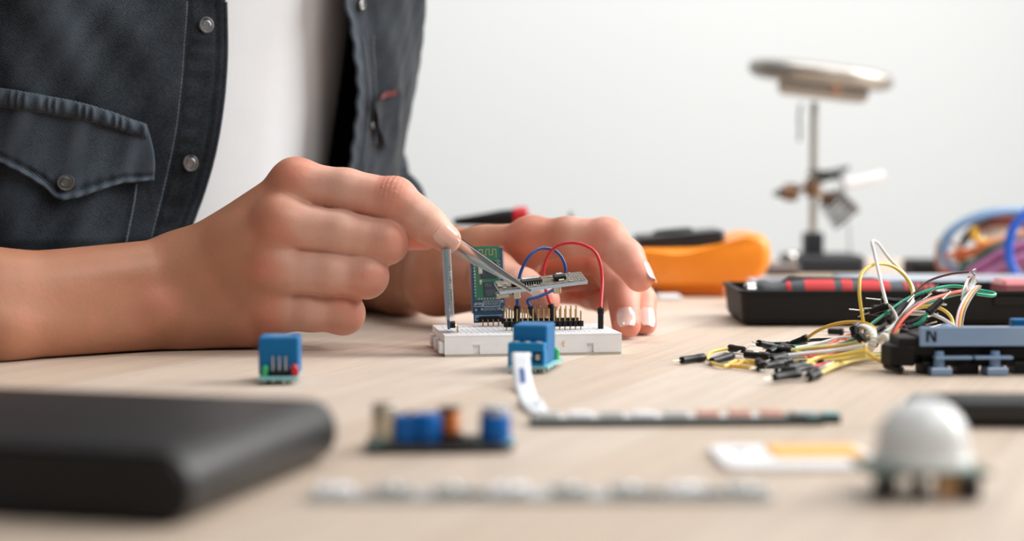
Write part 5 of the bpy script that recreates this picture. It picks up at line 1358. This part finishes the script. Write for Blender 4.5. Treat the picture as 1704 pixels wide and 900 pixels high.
# ------------------------------------------------------------------ black box and coiled cables at the right
m = MB(); q = P(1536, 447, 1370); m.box((q[0] + 10, 1370, 7), (44, 40, 14), b=2); tag(mk('black_case', m, M_blackm, smooth=False), 'small black case on the table left of the coiled cables', 'case')
def loopc(lab, mt, pts, r, d0, closed=False):
    pts = [P(x, y, d0 + dd) for x, y, dd in pts]
    for p in pts: p[2] = max(p[2], r + .3)
    m = MB(); m.tube(catmull(pts, 10, closed), r, 12, closed=closed); tag(mk('cable', m, mt), lab, 'cable')
M_cb = pm('blue_cable', (24, 92, 200), .35); M_cn = pm('pale_blue_cable', (96, 130, 176), .4); M_cpu = pm('mauve_cable', (150, 84, 128), .45); M_cg = pm('dark_green_cable', (16, 74, 62), .45)
M_cor = pm('orange_brown_cable', (196, 102, 52), .45); M_cbr = pm('red_brown_cable', (120, 56, 44), .45); M_cw = pm('pale_cable', (222, 216, 210), .5); M_cpl = pm('light_blue_sheath', (140, 168, 190), .4)
D = 1290
loopc('bright blue cable bowing down in front of the coil at the right edge', M_cb, [(1722, 340, -60), (1700, 362, -60), (1684, 385, -60), (1678, 415, -60), (1682, 440, -60), (1696, 462, -60), (1706, 478, -60)], 3.4, D)
loopc('pale blue cable forming the outer left ring of the coil', M_cn, [(1730, 356, 10), (1680, 352, 5), (1630, 362, 0), (1590, 382, 0), (1574, 410, 0), (1576, 435, 0), (1592, 450, 0), (1640, 452, 10)], 2.3, D)
loopc('light blue cable over the very top of the coil', M_cpl, [(1740, 352, 20), (1690, 348, 20), (1640, 352, 20), (1600, 368, 20), (1572, 392, 20), (1564, 420, 20), (1568, 445, 20)], 2.2, D)
loopc('black cable just under the top of the coil', M_wk, [(1740, 362, 15), (1690, 358, 15), (1650, 362, 12), (1620, 380, 8), (1600, 410, 8), (1605, 440, 8)], 3.0, D)
loopc('orange cable along the lower left of the coil', M_cor, [(1566, 400, 30), (1562, 425, 30), (1568, 446, 30), (1600, 452, 30), (1650, 450, 30)], 3.0, D)
loopc('orange cable curving through the middle of the coil', M_cor, [(1590, 430, 0), (1640, 410, -10), (1690, 395, -10), (1730, 388, -10)], 3.4, D)
loopc('red-brown cable high inside the coil', M_cbr, [(1618, 400, 15), (1632, 375, 15), (1665, 366, 12), (1710, 372, 12)], 4.6, D)
loopc('amber cable in the small inner ring of the coil', M_wo, [(1622, 378, 0), (1620, 392, 0), (1632, 402, 0), (1655, 404, 0), (1680, 398, 0)], 2.8, D)
loopc('white cable inside the left of the coil', M_cw, [(1580, 398, 8), (1600, 412, 8), (1612, 430, 8), (1600, 444, 8), (1580, 438, 8)], 2.8, D)
loopc('white cable near the right top of the coil', M_cw, [(1640, 392, 22), (1665, 380, 22), (1690, 372, 22), (1720, 378, 22)], 5.0, D)
loopc('dark green cable sweeping up to the right', M_cg, [(1596, 452, -20), (1625, 436, -22), (1655, 415, -25), (1690, 402, -25), (1740, 398, -25)], 4.0, D)
loopc('upper mauve cable sweeping up to the right', M_cpu, [(1612, 458, -30), (1645, 438, -33), (1680, 417, -35), (1740, 396, -35)], 4.8, D)
loopc('black cable between the two mauve ones', M_wk, [(1626, 461, -34), (1655, 445, -37), (1690, 427, -38), (1745, 408, -38)], 2.4, D)
loopc('lower mauve cable sweeping up to the right', M_cpu, [(1638, 463, -40), (1668, 448, -42), (1700, 432, -44), (1745, 415, -44)], 5.0, D)
loopc('red-brown cable lowest under the mauve ones', M_cbr, [(1660, 463, -44), (1690, 452, -46), (1745, 440, -46)], 4.6, D)
loopc('thin orange wire crossing the white inside of the coil', M_cor, [(1572, 428, -4), (1600, 416, -4), (1625, 425, -4), (1650, 418, -4)], 1.5, D)
